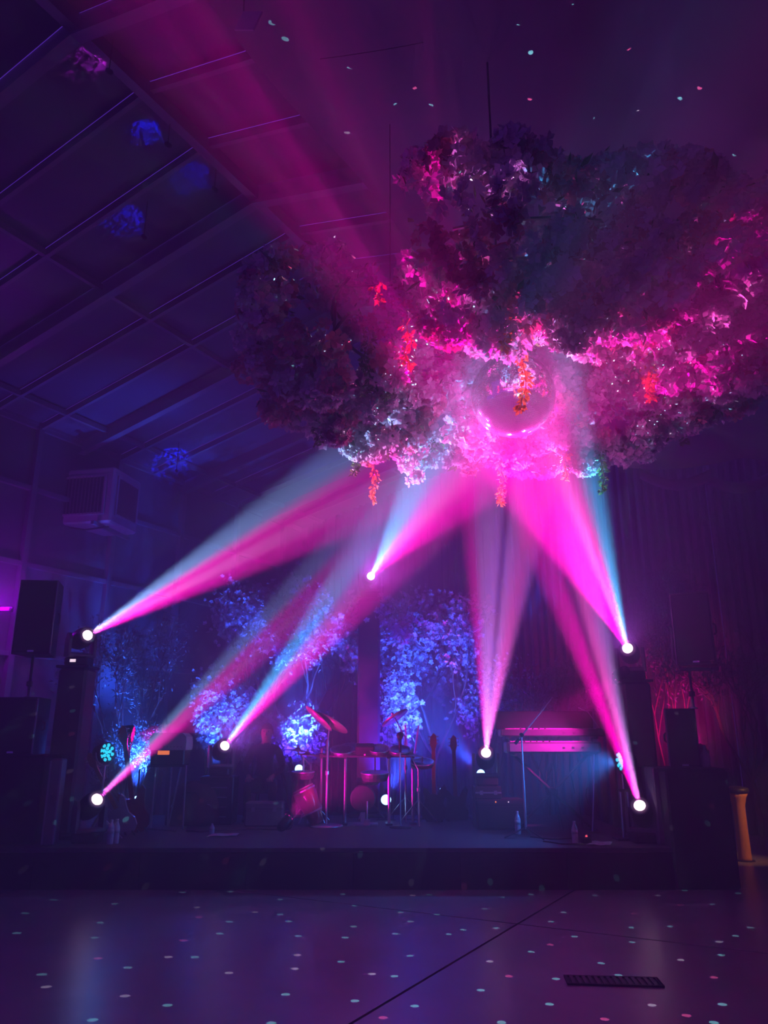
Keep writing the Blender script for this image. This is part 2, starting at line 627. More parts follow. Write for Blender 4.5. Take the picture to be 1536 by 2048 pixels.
def moving_head(lx, ly, Y, label, stops, power=BEAM, ang=11.0, base_z=None, rz=0.0, haze_fill=0):
    lens = at(lx, ly, Y)
    d = (BALL - lens).normalized()
    piv = lens - d * 0.17
    if base_z is None:
        base_z = piv.z - 0.34
    t = thing('moving_head', (piv.x, piv.y, base_z), label, 'stage light', 'moving head spotlights', rz)
    ph = piv.z - base_z
    MB().cbox((0, 0, 0.055), (0.28, 0.24, 0.11), 0.02).build('base', 'black', t)
    dsp = MB().box((-0.03, -0.122, 0.06), (0.07, 0.006, 0.035)).build('display', 'led_white' if ly < 1290 and lx < 300 else 'steel_dark', t)
    yaw = math.atan2(d.y, d.x) - PI / 2
    yk = MB()
    yk.cbox((0, 0, 0.13), (0.34, 0.13, 0.05), 0.012)
    for sgn in (-1, 1):
        yk.prism([(-0.06, 0.11), (0.06, 0.11), (0.065, ph - .02), (0.03, ph + 0.06), (-0.03, ph + 0.06), (-0.065, ph - .02)], 0.035,
                 Matrix.Translation((sgn * 0.158, 0, 0)) @ Matrix(((0, 0, 1), (1, 0, 0), (0, 1, 0))).to_4x4())
    yk.build('yoke', 'grey_plastic', t, rot=(0, 0, yaw - rz))
    hd = MB().lathe([(0.05, -0.19), (0.09, -0.17), (0.115, -0.10), (0.125, 0.0), (0.12, 0.08), (0.105, 0.13), (0.10, 0.15), (0.085, 0.152)], n=20)
    head = hd.build('head', 'black', t, smooth=True)
    head.matrix_local = Matrix.Rotation(-rz, 4, 'Z') @ Matrix.Translation((0, 0, 0)) @ Matrix.Identity(4)
    head.matrix_local = Matrix.Translation((0, 0, ph)) @ Matrix.Rotation(-rz, 4, 'Z') @ frame_to(d).to_4x4()
    MB().lathe([(0.064, 0.145), (0.062, 0.162), (0.051, 0.178), (0.032, 0.189), (0.009, 0.194)], n=20).build('lens', 'lens', head, smooth=True)
    MB().lathe([(0.088, 0.14), (0.105, 0.142), (0.105, 0.158), (0.088, 0.16)], n=20).build('bezel', 'grey_plastic', head, smooth=True)
    spot(lens + d * 0.06, BALL, power, ang, stops=stops, blend=0.35, radius=0.03)
    if haze_fill:
        spot(lens + d * 0.08, BALL, haze_fill, 70, color=(0.55, 0.10, 1.0), blend=1.0, radius=0.06, name='violet_fill')  # extra wide violet spot, added to brighten the haze around the beams
    return base_z


def flip(st):
    return [(1 - p, c) for p, c in reversed(st)]


ST_L = [(0.0, LB), (0.30, LB), (0.42, PK), (0.50, MG), (0.58, PK), (0.68, PK), (0.76, MG), (1.0, MG)]
ST_C = [(0.0, CY), (0.34, CY), (0.46, VI), (0.62, PK), (0.72, MG), (1.0, MG)]
ST_5 = [(0.0, MG), (0.16, MG), (0.24, VI), (0.46, VI), (0.52, DK), (0.58, VI), (0.80, PK), (1.0, VI)]
ST_7 = [(0.0, MG), (0.35, MG), (0.48, DK), (0.60, PK), (0.8, VI), (1.0, LB)]
ST_6 = [(0.0, MG), (0.50, MG), (0.62, PK), (0.72, (0.6, 0.0, 0.25)), (0.80, (0.03, 0.28, 0.62)), (1.0, (0.03, 0.28, 0.62))]
z1 = moving_head(176, 1270, 9.5, 'moving head spotlight on the black totem beside the left speaker stack', ST_L, power=BEAM * 1.6)
z2 = moving_head(742, 1152, 12.0, 'moving head spotlight on top of the tall central totem', ST_C, power=BEAM * 1.2, ang=11, haze_fill=450)
z3 = moving_head(450, 1491, 11.0, 'moving head spotlight on the equipment rack behind the seated person', ST_C, power=BEAM * 1.6, ang=8.5, haze_fill=240)
moving_head(195, 1598, 9.0, 'moving head spotlight standing on the left front of the stage', ST_L, power=BEAM * 1.1, ang=7.5, base_z=STAGE_Z)
z5 = moving_head(972, 1505, 10.4, 'moving head spotlight on the amplifier beside the keyboards', ST_5, power=BEAM * 1.35, ang=10)
z6 = moving_head(1255, 1296, 9.6, 'moving head spotlight on top of the right black totem', ST_6, power=BEAM * 2.1, ang=13.5, haze_fill=160)
moving_head(1279, 1610, 9.0, 'moving head spotlight standing on the right front of the stage', ST_7, power=BEAM * 1.6, ang=9.2, base_z=STAGE_Z)


def totem(px0, px1, Y, top, label):
    x0, x1 = gx(px0, Y), gx(px1, Y)
    w = 0.36
    t = thing('totem', ((x0 + x1) / 2, Y, STAGE_Z), label, 'totem', 'covered light totems')
    h = top - STAGE_Z
    MB().cbox((0, 0, 0.02), (0.6, 0.6, 0.04), 0.01).build('base_plate', 'steel_dark', t)
    MB().cbox((0, 0, 0.04 + (h - 0.07) / 2), (w, w, h - 0.07), 0.03).build('cover', 'cover', t)
    MB().box((0, 0, h - 0.015), (w + 0.06, w + 0.06, 0.03)).build('top_plate', 'steel_dark', t)


def totem_at(lx, ly, Y, top, label):
    lens = at(lx, ly, Y)
    d = (BALL - lens).normalized()
    piv = lens - d * 0.17
    t = thing('totem', (piv.x, piv.y, STAGE_Z), label, 'totem', 'covered light totems')
    h = top - STAGE_Z
    w = 0.34
    MB().cbox((0, 0, 0.02), (0.56, 0.56, 0.04), 0.01).build('base_plate', 'steel_dark', t)
    MB().cbox((0, 0, 0.04 + (h - 0.07) / 2), (w, w, h - 0.07), 0.03).build('cover', 'cover', t)
    MB().box((0, 0, h - 0.015), (w + 0.05, w + 0.05, 0.03)).build('top_plate', 'steel_dark', t)
    return piv


totem_at(176, 1270, 9.5, z1, 'black cloth-covered truss totem between the left speakers and the leafy plant')
totem_at(742, 1152, 12.0, z2, 'tall purple-lit truss totem standing behind the drum kit')
totem_at(1255, 1296, 9.6, z6, 'black cloth-covered truss totem to the right of the keyboards')

# racks under the two lower heads
p3 = at(450, 1491, 11.0)
p3 = p3 - (BALL - p3).normalized() * 0.17
rk = thing('equipment_rack', (p3.x, p3.y, STAGE_Z), 'black equipment rack under the back-left moving head', 'rack')
h3 = z3 - STAGE_Z
MB().cbox((0, 0, h3 / 2), (0.46, 0.40, h3), 0.015).build('case', 'black', rk)
for i in range(4):
    pn = MB().box((0, -0.203, 0.10 + i * (h3 - 0.12) / 4), (0.40, 0.01, (h3 - 0.12) / 4 - 0.012)).build('panel', 'steel_dark', rk)
    MB().tube([(-0.15, -0.215, 0.10 + i * (h3 - 0.12) / 4), (0.15, -0.215, 0.10 + i * (h3 - 0.12) / 4)], 0.006).build('rail', 'chrome', pn)
p5 = at(972, 1505, 10.4)
p5 = p5 - (BALL - p5).normalized() * 0.17
h5 = z5 - STAGE_Z
am = thing('guitar_amplifier', (p5.x + 0.14, p5.y, STAGE_Z), 'black amplifier cabinet with two tiny lights under a moving head', 'amplifier')
ch = 0.36
MB().cbox((0, 0, ch / 2), (0.62, 0.42, ch), 0.02).build('cabinet', 'black_matt', am)
MB().box((0, -0.212, ch / 2 - 0.03), (0.56, 0.01, ch - 0.10)).build('grille_cloth', 'grille', am)
MB().box((0, -0.212, ch - 0.035), (0.56, 0.012, 0.045)).build('control_panel', 'steel_dark', am)
MB().lathe([(0.010, 0), (0.010, 0.008), (0.004, 0.012)], (-0.06, -0.222, ch - 0.03), frame_to((0, -1, 0)), n=8).build('indicator', 'led_orange', am)
MB().lathe([(0.007, 0), (0.007, 0.008), (0.003, 0.012)], (0.10, -0.222, ch - 0.03), frame_to((0, -1, 0)), n=8).build('indicator', 'led_white', am)
st5 = thing('flight_case', (p5.x, p5.y, STAGE_Z + ch), 'black flight case between amplifier and moving head', 'case')
MB().cbox((0, 0, (h5 - ch) / 2), (0.34, 0.32, h5 - ch), 0.012).build('shell', 'black', st5)
MB().box((0, -0.163, (h5 - ch) / 2), (0.33, 0.006, 0.02)).build('seam', 'chrome', st5)
for sgn in (-1, 1):
    MB().box((sgn * 0.09, -0.168, (h5 - ch) / 2), (0.04, 0.01, 0.05)).build('latch', 'chrome', st5)


# ------------------------------------------------------------------ LED par lamps
def par_lamp(px, py, Y, aim, label, led, color, power, ang, stand=True, size=0.11, nled=14, floor_z=STAGE_Z, twin=False):
    c = at(px, py, Y)
    d = (Vector(aim) - c).normalized()
    t = thing('par_lamp', (c.x, c.y, floor_z), label, 'stage light')
    hgt = c.z - floor_z
    can = MB().lathe([(size * .55, -0.16), (size * .8, -0.13), (size, -0.05), (size * 1.02, 0.02), (size * .96, 0.03), (size * .94, 0.01)], n=20).build('can', 'black', t, smooth=True)
    can.matrix_local = Matrix.Translation((0, 0, hgt)) @ frame_to(d).to_4x4()
    le = MB().lathe([(0.021, 0.0), (0.018, 0.012), (0.006, 0.02)], n=8).mesh('diode', led)
    pos = [(0, 0)] + [(0.4 * size * math.cos(k * PI / 2.5), 0.4 * size * math.sin(k * PI / 2.5)) for k in range(5)] + \
          [(0.76 * size * math.cos(k * PI / 4), 0.76 * size * math.sin(k * PI / 4)) for k in range(8)]
    copies(le, 'diode', can, [Matrix.Translation((x, y, 0.012)) for x, y in pos])
    yw = math.atan2(d.y, d.x) - PI / 2
    pth = [Vector((math.cos(a) * (size + 0.035), 0, math.sin(a) * (size + 0.035))) for a in [PI + PI * k / 10 for k in range(11)]]
    MB().tube(pth, 0.010, 6).build('bracket', 'grey_plastic', t, loc=(0, 0, hgt), rot=(0, 0, yw))
    if stand:
        if twin:
            for sgn in (-1, 1):
                MB().tube([(sgn * 0.045, 0, 0.02), (sgn * 0.04, 0, hgt * .62)], 0.013).build('leg_tube', 'chrome', t)
            MB().tube([(0, 0, hgt * .6), (0, 0, hgt - size - 0.03)], 0.012).build('pole', 'chrome', t)
            MB().box((0, 0, hgt * .62), (0.13, 0.04, 0.03)).build('clamp', 'steel_dark', t)
            MB().cbox((0, 0, 0.012), (0.30, 0.26, 0.024), 0.008).build('base_plate', 'steel_dark', t)
        else:
            MB().tube([(0, 0, 0.05), (0, 0, hgt - size - 0.03)], 0.013).build('pole', 'chrome', t)
            for k in range(3):
                a = k * 2 * PI / 3 + .4
                MB().tube([(0, 0, 0.28), (0.26 * math.cos(a), 0.26 * math.sin(a), 0.012)], 0.009).build('leg', 'chrome', t)
    spot(c + d * 0.06, aim, power, ang, color=color, blend=1.0, radius=0.08, name='par_light')
    return t


DRUMS = Vector((gx(720, 11), 11.0, 1.2))
par_lamp(212, 1505, 9.3, (0.2, 7.3, 1.6), 'par lamp with glowing cyan diodes on a chrome stand at stage left', 'led_cyan', (0.02, 0.28, 1.0), 24, 120)
par_lamp(1243, 1522, 9.4, (-1.2, 8.9, 1.0), 'par lamp seen edge-on with cyan diodes on a twin-tube stand', 'led_cyan', (0.02, 0.22, 1.0), 330, 100, twin=True)
par_lamp(262, 1468, 10.6, DRUMS + Vector((0.3, 0, 0)), 'par lamp with pink diodes facing the drums', 'led_pink', (1.0, 0.0, 0.5), 1600, 50)
par_lamp(575, 1640, 10.0, DRUMS + Vector((-0.05, 0, 0.25)), 'small added par lamp lying on the stage floor aimed up at the drums', 'led_pink', (1.0, 0.0, 0.5), 420, 75, stand=False, size=0.07, floor_z=STAGE_Z)  # added lamp that brings magenta onto the drums
par_lamp(1400, 1500, 10.8, at(1335, 1430, 11.9), 'small added par lamp lighting the ivy pink behind the right speakers', 'led_pink', (1.0, 0.0, 0.30), 420, 90, size=0.08)  # added lamp that gives the ivy its pink tint
par_lamp(1236, 1352, 9.35, at(1080, 1480, 10.4), 'small added par lamp hung on the right totem aimed at the keyboards', 'led_pink', (1.0, 0.0, 0.5), 800, 46, stand=False, size=0.07, floor_z=at(1236, 1352, 9.35).z)  # added lamp that puts pink on the keyboards


# ------------------------------------------------------------------ blue uplights behind the kit
def uplight(px, py, Y, aim, label, power, ang=100, size=0.07, face=None, color=(0.02, 0.10, 1.0), wash=0):
    c = at(px, py, Y)
    zf = STAGE_Z if Y < SB - .1 else 0.0
    t = thing('uplight', (c.x, c.y, zf), label, 'uplight', 'blue LED uplights')
    hgt = c.z - zf
    d = (Vector(aim) - c).normalized()
    fd = Vector(face).normalized() if face else d
    can = MB().lathe([(size * .7, -0.12), (size, -0.10), (size, 0.0), (size * .9, 0.012)], n=16).build('can', 'black', t, smooth=True)
    can.matrix_local = Matrix.Translation((0, 0, hgt)) @ frame_to(fd).to_4x4()
    MB().lathe([(size * .86, 0.008), (size * .8, 0.03), (size * .5, 0.05), (size * .1, 0.056)], n=16).build('lens', 'led_blue', can, smooth=True)
    MB().box((-size - .02, 0, hgt / 2), (0.012, 0.03, hgt)).box((size + .02, 0, hgt / 2), (0.012, 0.03, hgt)).box((0, 0, 0.006), (2 * size + .1, 0.14, 0.012)).build('bracket', 'steel_dark', t)
    spot(c + d * 0.17 + fd * 0.03, aim, power, ang, color=color, blend=0.8, radius=0.05, name='upward_light')
    if wash:
        spot(c + d * 0.17 + fd * 0.05, aim, wash, 140, color=(0.06, 0.02, 1.0), blend=1.0, radius=0.06, name='upward_light')  # second wide blue spot, added to fill the haze behind the stage


def roof_pt(x, y):
    """where the sight line of pixel x, y meets the left roof slope"""
    d = ray(x, y)
    # z = RIDGE_Z - SLOPE*s,  s = (p - R0).NV
    e0 = EYE.z - RIDGE_Z + SLOPE * ((EYE - R0).dot(NV))
    k = d.z + SLOPE * d.dot(NV)
    return EYE + d * (-e0 / k)


uplight(772, 1600, 11.6, at(880, 1340, 13.0), 'bright blue uplight glowing on the stage floor behind the drum rack', 2600, 52, size=0.085, face=(0, -1, 0.35), wash=420)
uplight(598, 1538, 11.9, at(600, 1320, 12.9), 'blue uplight shining through the left side of the drum kit', 2600, 66, face=(0, -1, 0.3), wash=300)
uplight(962, 1548, 11.6, at(800, 1360, 12.8), 'blue uplight beside the flight case at the keyboards', 2200, 46, face=(-0.4, -1, 0.4), wash=220)
uplight(430, 1560, 12.2, at(432, 1400, 12.9), 'blue uplight at the foot of the shrub by the equipment rack', 1100, 66)
uplight(275, 1600, 11.8, at(268, 1370, 12.3), 'blue uplight at the foot of the leafy plant on the left', 3000, 75)
uplight(885, 1582, 11.9, at(885, 1420, 13.0), 'small dim blue uplight between the two guitars', 60, 60, size=0.05)


def added_pin_spot(px, py, off, power, ang, label, color=(0.0, 0.015, 1.0), ns=30):  # added lamps, standing in for reflections on the roof panels
    """small added lamp under the rafters, throwing a ragged patch in place of a reflection"""
    tgt = roof_pt(px, py)
    p = tgt + Vector(off)
    t = thing('added_pin_spot', p, label, 'lamp', 'small added pin spots under the roof')
    d = (tgt - p).normalized()
    MB().lathe([(0.016, -0.05), (0.024, -0.04), (0.024, 0.03)], (0, 0, 0), frame_to(d), n=10).build('can', 'black', t, smooth=True)
    MB().tube([(0, 0, 0), (0.0, 0.0, RIDGE_Z - SLOPE * abs((p - R0).dot(NV)) - p.z - 0.01)], 0.005, 5).build('drop_rod', 'steel_dark', t)
    spot(p + d * 0.05, tgt, power, ang, color=color, blend=0.5, radius=0.0, noise_scale=ns, name='added_patch_light')


added_pin_spot(293, 262, (0.30, -0.20, -0.35), 60, 40, 'upper added pin spot throwing a bright blue patch near the ridge', ns=17)
added_pin_spot(386, 350, (0.30, -0.20, -0.35), 26, 54, 'added pin spot throwing a mottled blue patch right of the upper one', ns=22)
added_pin_spot(252, 436, (0.30, -0.20, -0.40), 40, 56, 'added pin spot throwing a ragged blue patch left below the mottled one', ns=17)
added_pin_spot(345, 915, (0.25, -0.55, -0.45), 170, 66, 'low added pin spot lighting the eave framing deep blue', ns=12)
added_pin_spot(175, 118, (0.30, -0.20, -0.35), 20, 46, 'topmost added pin spot throwing a dim purple patch by the ridge', color=(0.6, 0.02, 0.75), ns=12)
spot(at(945, 1560, 12.4), at(885, 1235, 13.0), 1600, 15, color=(1.0, 0.0, 0.40), blend=0.9, radius=0.05, noise_scale=14, name='upward_light')  # bare magenta spot added for the tree's pink patch, no lamp housing


# ------------------------------------------------------------------ blossoms and floral cloud
def flower(mb, c, R, r, cup=0.35, rnd=random):
    """five cupped petals of two triangles each"""
    vs = [c]
    fs = []
    for k in range(5):
        a = 2 * PI * k / 5 + rnd.uniform(-.15, .15)
        da = 0.56
        rr = r * rnd.uniform(.85, 1.1)
        n = len(vs)
        vs.append(c + R @ Vector((rr * .72 * math.cos(a - da), rr * .72 * math.sin(a - da), rr * cup * .6)))
        vs.append(c + R @ Vector((rr * math.cos(a), rr * math.sin(a), rr * cup * rnd.uniform(.6, 1.3))))
        vs.append(c + R @ Vector((rr * .72 * math.cos(a + da), rr * .72 * math.sin(a + da), rr * cup * .6)))
        fs += [(0, n, n + 1), (0, n + 1, n + 2)]
    mb.add(vs, fs)


def rand_dir(rnd=random):
    while True:
        v = Vector((rnd.uniform(-1, 1), rnd.uniform(-1, 1), rnd.uniform(-1, 1)))
        if 0.1 < v.length < 1:
            return v.normalized()


def cluster_mb(seed, n=24, R=0.085, fr=0.038):
    rnd = random.Random(seed)
    mb = MB()
    for i in range(n):
        d = rand_dir(rnd)
        if d.z < -0.35:
            d.z = -d.z
        c = d * R * rnd.uniform(.75, 1.1)
        q = (d + rand_dir(rnd) * .5).normalized()
        flower(mb, c, frame_to(q) @ Matrix.Rotation(rnd.uniform(0, 6), 3, 'Z'), fr * rnd.uniform(.85, 1.25), .45, rnd)
    return mb


CL = [cluster_mb(i) for i in range(4)]
CLM = [c.mesh('blossom_cluster', 'blossom') for c in CL]
CLP = [c.mesh('blossom_cluster', 'blossom_coral_lit') for c in CL]

CC = Vector((1.0, 5.0, 4.25))      # centre of the ring of flowers
RXc, RYc = 1.38, 1.12
cloud = thing('floral_cloud', (CC.x, CC.y, CC.z), 'wide suspended cloud of pale pink blossoms around the mirror ball', 'flower cloud')


def cloud_pt(th, ph, k=1.0):
    """local point and outward normal on the lumpy ring (th around, ph around the tube; ph=-90deg is the underside)"""
    lump = 1 + 0.24 * noise.noise(Vector((math.cos(th) * 1.7, math.sin(th) * 1.7, ph * .9))) + 0.18 * noise.noise(Vector((math.cos(th) * 4, math.sin(th) * 4, ph * 2 + 7)))
    mr = 0.54 * lump * k
    mz = 0.46 * lump * k
    cx, cy = math.cos(th), math.sin(th)
    p = Vector((cx * (RXc + mr * math.cos(ph)), cy * (RYc + mr * math.cos(ph)), mz * math.sin(ph)))
    n = Vector((cx * math.cos(ph), cy * math.cos(ph), math.sin(ph))).normalized()
    return p, n


spots = []
rc = random.Random(11)
while len(spots) < 1050:
    th = rc.uniform(0, 2 * PI)
    ph = rc.uniform(-PI, PI)
    if math.sin(ph) > 0.75 and rc.random() < .7:
        continue
    if math.cos(ph) < 0 and rc.random() < 0.35:
        continue
    if 206 < math.degrees(th) + 5 * math.sin(7 * ph) < 242:      # opening towards the camera's left
        continue
    p, n = cloud_pt(th, ph, rc.uniform(.74, 1.12))
    spots.append((p, n))
for i in range(110):            # closing the middle above the ball
    a, r = rc.uniform(0, 2 * PI), math.sqrt(rc.random()) * 0.95
    spots.append((Vector((r * math.cos(a) * 1.1, r * math.sin(a), rc.uniform(0.12, 0.4))), Vector((0, 0, -1))))


def to_px(p):
    q = p - EYE
    f = q.y * math.cos(TH) + q.z * math.sin(TH)
    u = -q.y * math.sin(TH) + q.z * math.cos(TH)
    return 768 + F * q.x / f, 1024 - F * u / f, f


def score(pn):
    p, n = pn
    w = CC + p
    v = (EYE - w).normalized()
    return n.dot(v) / (w - EYE).length


spots.sort(key=score, reverse=True)
fillA, fillB = MB(), MB()
core = []
for i, (p, n) in enumerate(spots):
    coral_lit = rc.random() < 0.22
    s = rc.uniform(.8, 1.35)
    q = (n + rand_dir(rc) * .35).normalized()
    mx = dirmat(p, q, rc.uniform(0, 6), s)
    if i < 300:
        o = bpy.data.objects.new('blossom_cluster', (CLP if coral_lit else CLM)[i % 4])
        COL.objects.link(o)
        o.parent = cloud
        o.matrix_local = mx
    else:
        src = CL[i % 4]
        (fillB if coral_lit else fillA).add([mx @ Vector(v) for v in src.v], src.f)
tag(fillA.build('pale_blossoms', 'blossom', cloud), kind='stuff')
tag(fillB.build('coral_lit_blossoms', 'blossom_coral_lit', cloud), kind='stuff')

# greenery and twigs pushed between the clusters
lf = MB()


def leaf(mb, c, d, up, L, w):
    sd = d.cross(up)
    sd = sd.normalized() if sd.length > 1e-4 else d.orthogonal().normalized()
    nn = sd.cross(d).normalized()
    mb.add([c, c + d * L * .5 + sd * w - nn * L * .06, c + d * L, c + d * L * .5 - sd * w - nn * L * .06, c + d * L * .5 + nn * L * .05],
           [(0, 1, 4), (1, 2, 4), (2, 3, 4), (3, 0, 4)])


for i in range(1000):
    th, ph = rc.uniform(0, 2 * PI), rc.uniform(-PI, PI)
    if 206 < math.degrees(th) < 242:
        continue
    p, n = cloud_pt(th, ph, rc.uniform(.78, 1.12))
    d = (n + rand_dir(rc) * .9).normalized()
    leaf(lf, p, d, rand_dir(rc), rc.uniform(.06, .12), rc.uniform(.012, .022))
tag(lf.build('leaves', 'leaf_vine', cloud), kind='stuff')
fr = MB()
for k in (0.35, -0.1):
    fr.tube([(math.cos(a) * RXc, math.sin(a) * RYc, k * .6) for a in [math.radians(245 + 322 * j / 40) for j in range(41)]], 0.012, 6)
for k in range(8):
    a = 2 * PI * (k + .3) / 8
    if 205 < math.degrees(a) < 250:
        continue
    fr.tube([(0.25 * math.cos(a), 0.25 * math.sin(a), 0.45), (RXc * math.cos(a), RYc * math.sin(a), 0.3)], 0.008, 6)
    fr.tube([(RXc * math.cos(a), RYc * math.sin(a), 0.21), (RXc * math.cos(a), RYc * math.sin(a), -0.06)], 0.012, 6)
fr.build('frame', 'steel_dark', cloud)
RIG = 6.55
HOOK = at(985, 345, 4.55) - CC
for q, r in ((HOOK, 0.008), (Vector((-0.95, 0.35, 0.3)), 0.004), (Vector((1.0, 0.3, 0.3)), 0.004)):
    top = Vector((q.x, q.y, RIG - CC.z + 0.05))
    MB().tube([(q.x, q.y, 0.28), top], r, 6).build('suspension_cable', 'wire', cloud)
MB().lathe([(0.01, 0.09), (0.035, 0.07), (0.04, -0.07), (0.015, -0.10)], (HOOK.x, HOOK.y, at(985, 345, 4.55).z - CC.z), n=10).build('shackle', 'wire', cloud)


def hang(px, py0, py1, Y, m, seed, width=0.05, n=90, lf_len=0.03, name='flower_strand'):
    rnd = random.Random(seed)
    a = at(px, py0, Y) - CC
    b = at(px, py1, Y) - CC
    b.x += rnd.uniform(-.03, .03)
    b.y = a.y
    pts = [a.lerp(b, k / 8) + Vector((0.02 * math.sin(k * 1.3 + seed), 0.02 * math.cos(k + seed), 0)) for k in range(9)]
    mb = MB()
    mb.tube(pts, 0.004, 4)
    for i in range(n):
        f = rnd.random() ** 0.8
        k = min(7, int(f * 8))
        p = pts[k].lerp(pts[k + 1], f * 8 - k)
        wdt = width * (1 - 0.65 * f)
        o = Vector((rnd.uniform(-1, 1), rnd.uniform(-1, 1), rnd.uniform(-.5, .5))) * wdt
        d = (o.normalized() + Vector((0, 0, -.7))).normalized()
        leaf(mb, p + o * .5, d, rand_dir(rnd), lf_len * rnd.uniform(.7, 1.4), lf_len * .36)
    return mb.build(name, m, cloud)


for a in [(750, 905, 1003, 6.15, 70), (1000, 865, 1008, 6.1, 190), (1050, 640, 822, 4.15, 170), (1303, 690, 800, 4.7, 120),
          (1020, 600, 700, 3.95, 110), (820, 640, 730, 4.2, 60), (935, 530, 560, 3.8, 22), (1290, 720, 770, 4.9, 50),
          (1130, 880, 960, 6.0, 60), (760, 560, 600, 3.95, 24)]:
    hang(a[0], a[1], a[2], a[3], 'orange', a[0], 0.055, a[4], 0.036)
for a in [(710, 830, 952, 5.9, 150), (1200, 850, 985, 5.95, 150), (1145, 870, 945, 6.2, 70), (1370, 790, 888, 5.6, 110), (640, 800, 890, 5.4, 90),
          (735, 650, 790, 4.6, 150), (780, 700, 800, 4.8, 90), (1300, 800, 880, 5.7, 80), (800, 840, 910, 6.0, 70), (870, 860, 900, 6.1, 40), (1420, 760, 830, 5.2, 70)]:
    hang(a[0], a[1], a[2], a[3], 'leaf_vine', a[0], 0.07, a[4], 0.034, 'trailing_vine')
# hanging clumps along the lower far rim
for k, (px, py, s) in enumerate([(830, 955, .8), (815, 925, 1.0), (905, 905, 1.2), (1000, 900, 1.2), (1075, 930, 1.1), (1100, 905, 1.2), (960, 890, 1.2), (700, 880, 1.1),
                                 (1215, 900, 1.1), (1245, 905, .9), (880, 880, 1.1), (1085, 945, .7), (670, 850, 1.2), (1290, 860, 1.0)]):
    o = bpy.data.objects.new('blossom_cluster', (CLP if k % 5 == 4 else CLM)[k % 4])
    COL.objects.link(o)
    o.parent = cloud
    o.matrix_local = dirmat(at(px, py, 6.1 + .1 * (k % 3)) - CC, (0, -.4, -1), k, s)

# ---- mirror ball
ball = thing('mirror_ball', BALL, 'large mirror ball hanging in the middle of the flower cloud', 'mirror ball')
MB().lathe([(BALL_R * .975 * math.sin(PI * k / 24) + 1e-4, -BALL_R * .975 * math.cos(PI * k / 24)) for k in range(25)], n=36).build('core', 'grout', ball, smooth=True)
tl = MB()
rows = 78
for i in range(rows):
    f0, f1 = PI * i / rows, PI * (i + 1) / rows
    fm = (f0 + f1) / 2
    nc = max(6, int(2 * rows * math.sin(fm)))
    ga = 0.06 * (f1 - f0)
    for j in range(nc):
        a0, a1 = 2 * PI * j / nc, 2 * PI * (j + 1) / nc
        g2 = 0.06 * (a1 - a0)
        am_ = (a0 + a1) / 2
        nrm = Vector((math.sin(fm) * math.cos(am_), math.sin(fm) * math.sin(am_), math.cos(fm)))
        nj = (nrm + Vector((random.uniform(-1, 1), random.uniform(-1, 1), random.uniform(-1, 1))) * 0.012).normalized()
        c = nrm * BALL_R
        q = []
        for ff, aa in ((f0 + ga, a0 + g2), (f1 - ga, a0 + g2), (f1 - ga, a1 - g2), (f0 + ga, a1 - g2)):
            p = Vector((math.sin(ff) * math.cos(aa), math.sin(ff) * math.sin(aa), math.cos(ff))) * BALL_R
            p = p - nj * ((p - c).dot(nj))
            q.append(p)
        tl.add(q, [(0, 1, 2, 3)])
tag(tl.build('mirror_tiles', 'mirror', ball), kind='stuff')
MB().lathe([(0.07, 0.285), (0.07, 0.31), (0.05, 0.33), (0.05, 0.37), (0.015, 0.38)], n=14).build('cap', 'chrome', ball, smooth=True)
MB().tube([(0, 0, 0.37), (0, 0, 0.85)], 0.006, 6).build('hanging_rod', 'steel_dark', ball)

# rigging cables running under the roof
for k, (a, b, sag, lab) in enumerate(((at(640, 118, 4.35), at(985, 52, 4.5), .03, 'thin dark rigging cable running from the liner edge to the cloud hanger'),
                                      (at(985, 52, 4.5), at(1120, -60, 4.3), .0, 'thin dark rigging cable rising from the cloud hanger out of frame'))):
    pts = [a.lerp(b, i / 12) - Vector((0, 0, sag * math.sin(PI * i / 12))) for i in range(13)]
    tag(MB().tube(pts, 0.003, 6).build('rigging_cable', 'wire'), lab, 'cable')

# ---- dot-patterned point lamp added beside the ball, standing in for facet reflections
gl = bpy.data.lights.new('added_dot_lamp', 'POINT')
gl.energy = 1100.0
gl.shadow_soft_size = 0.0
glo = bpy.data.objects.new('added_dot_lamp', gl)
COL.objects.link(glo)
glo.location = BALL + Vector((0.0, -BALL_R - 0.06, -0.16))
gl.use_nodes = True
nt = gl.node_tree
n = nt.nodes
em = n['Emission']
tc = n.new('ShaderNodeTexCoord')
vn = n.new('ShaderNodeTexVoronoi')
vn.voronoi_dimensions = '2D'
vn.inputs['Scale'].default_value = 14.0
vn.inputs['Randomness'].default_value = 0.85
sxyz = n.new('ShaderNodeSeparateXYZ')
nt.links.new(tc.outputs['Normal'], sxyz.inputs[0])
az = n.new('ShaderNodeMath')
az.operation = 'ABSOLUTE'
nt.links.new(sxyz.outputs[2], az.inputs[0])
den = n.new('ShaderNodeMath')
den.operation = 'ADD'
den.inputs[1].default_value = 0.6
nt.links.new(az.outputs[0], den.inputs[0])
lon = n.new('ShaderNodeMath')
lon.operation = 'DIVIDE'
nt.links.new(sxyz.outputs[0], lon.inputs[0])
nt.links.new(den.outputs[0], lon.inputs[1])
lat = n.new('ShaderNodeMath')
lat.operation = 'DIVIDE'
nt.links.new(sxyz.outputs[1], lat.inputs[0])
nt.links.new(den.outputs[0], lat.inputs[1])
cxyz = n.new('ShaderNodeCombineXYZ')
nt.links.new(lon.outputs[0], cxyz.inputs[0])
nt.links.new(lat.outputs[0], cxyz.inputs[1])
nt.links.new(cxyz.outputs[0], vn.inputs['Vector'])
lt = n.new('ShaderNodeMath')
lt.operation = 'LESS_THAN'
lt.inputs[1].default_value = 0.06
nt.links.new(vn.outputs['Distance'], lt.inputs[0])
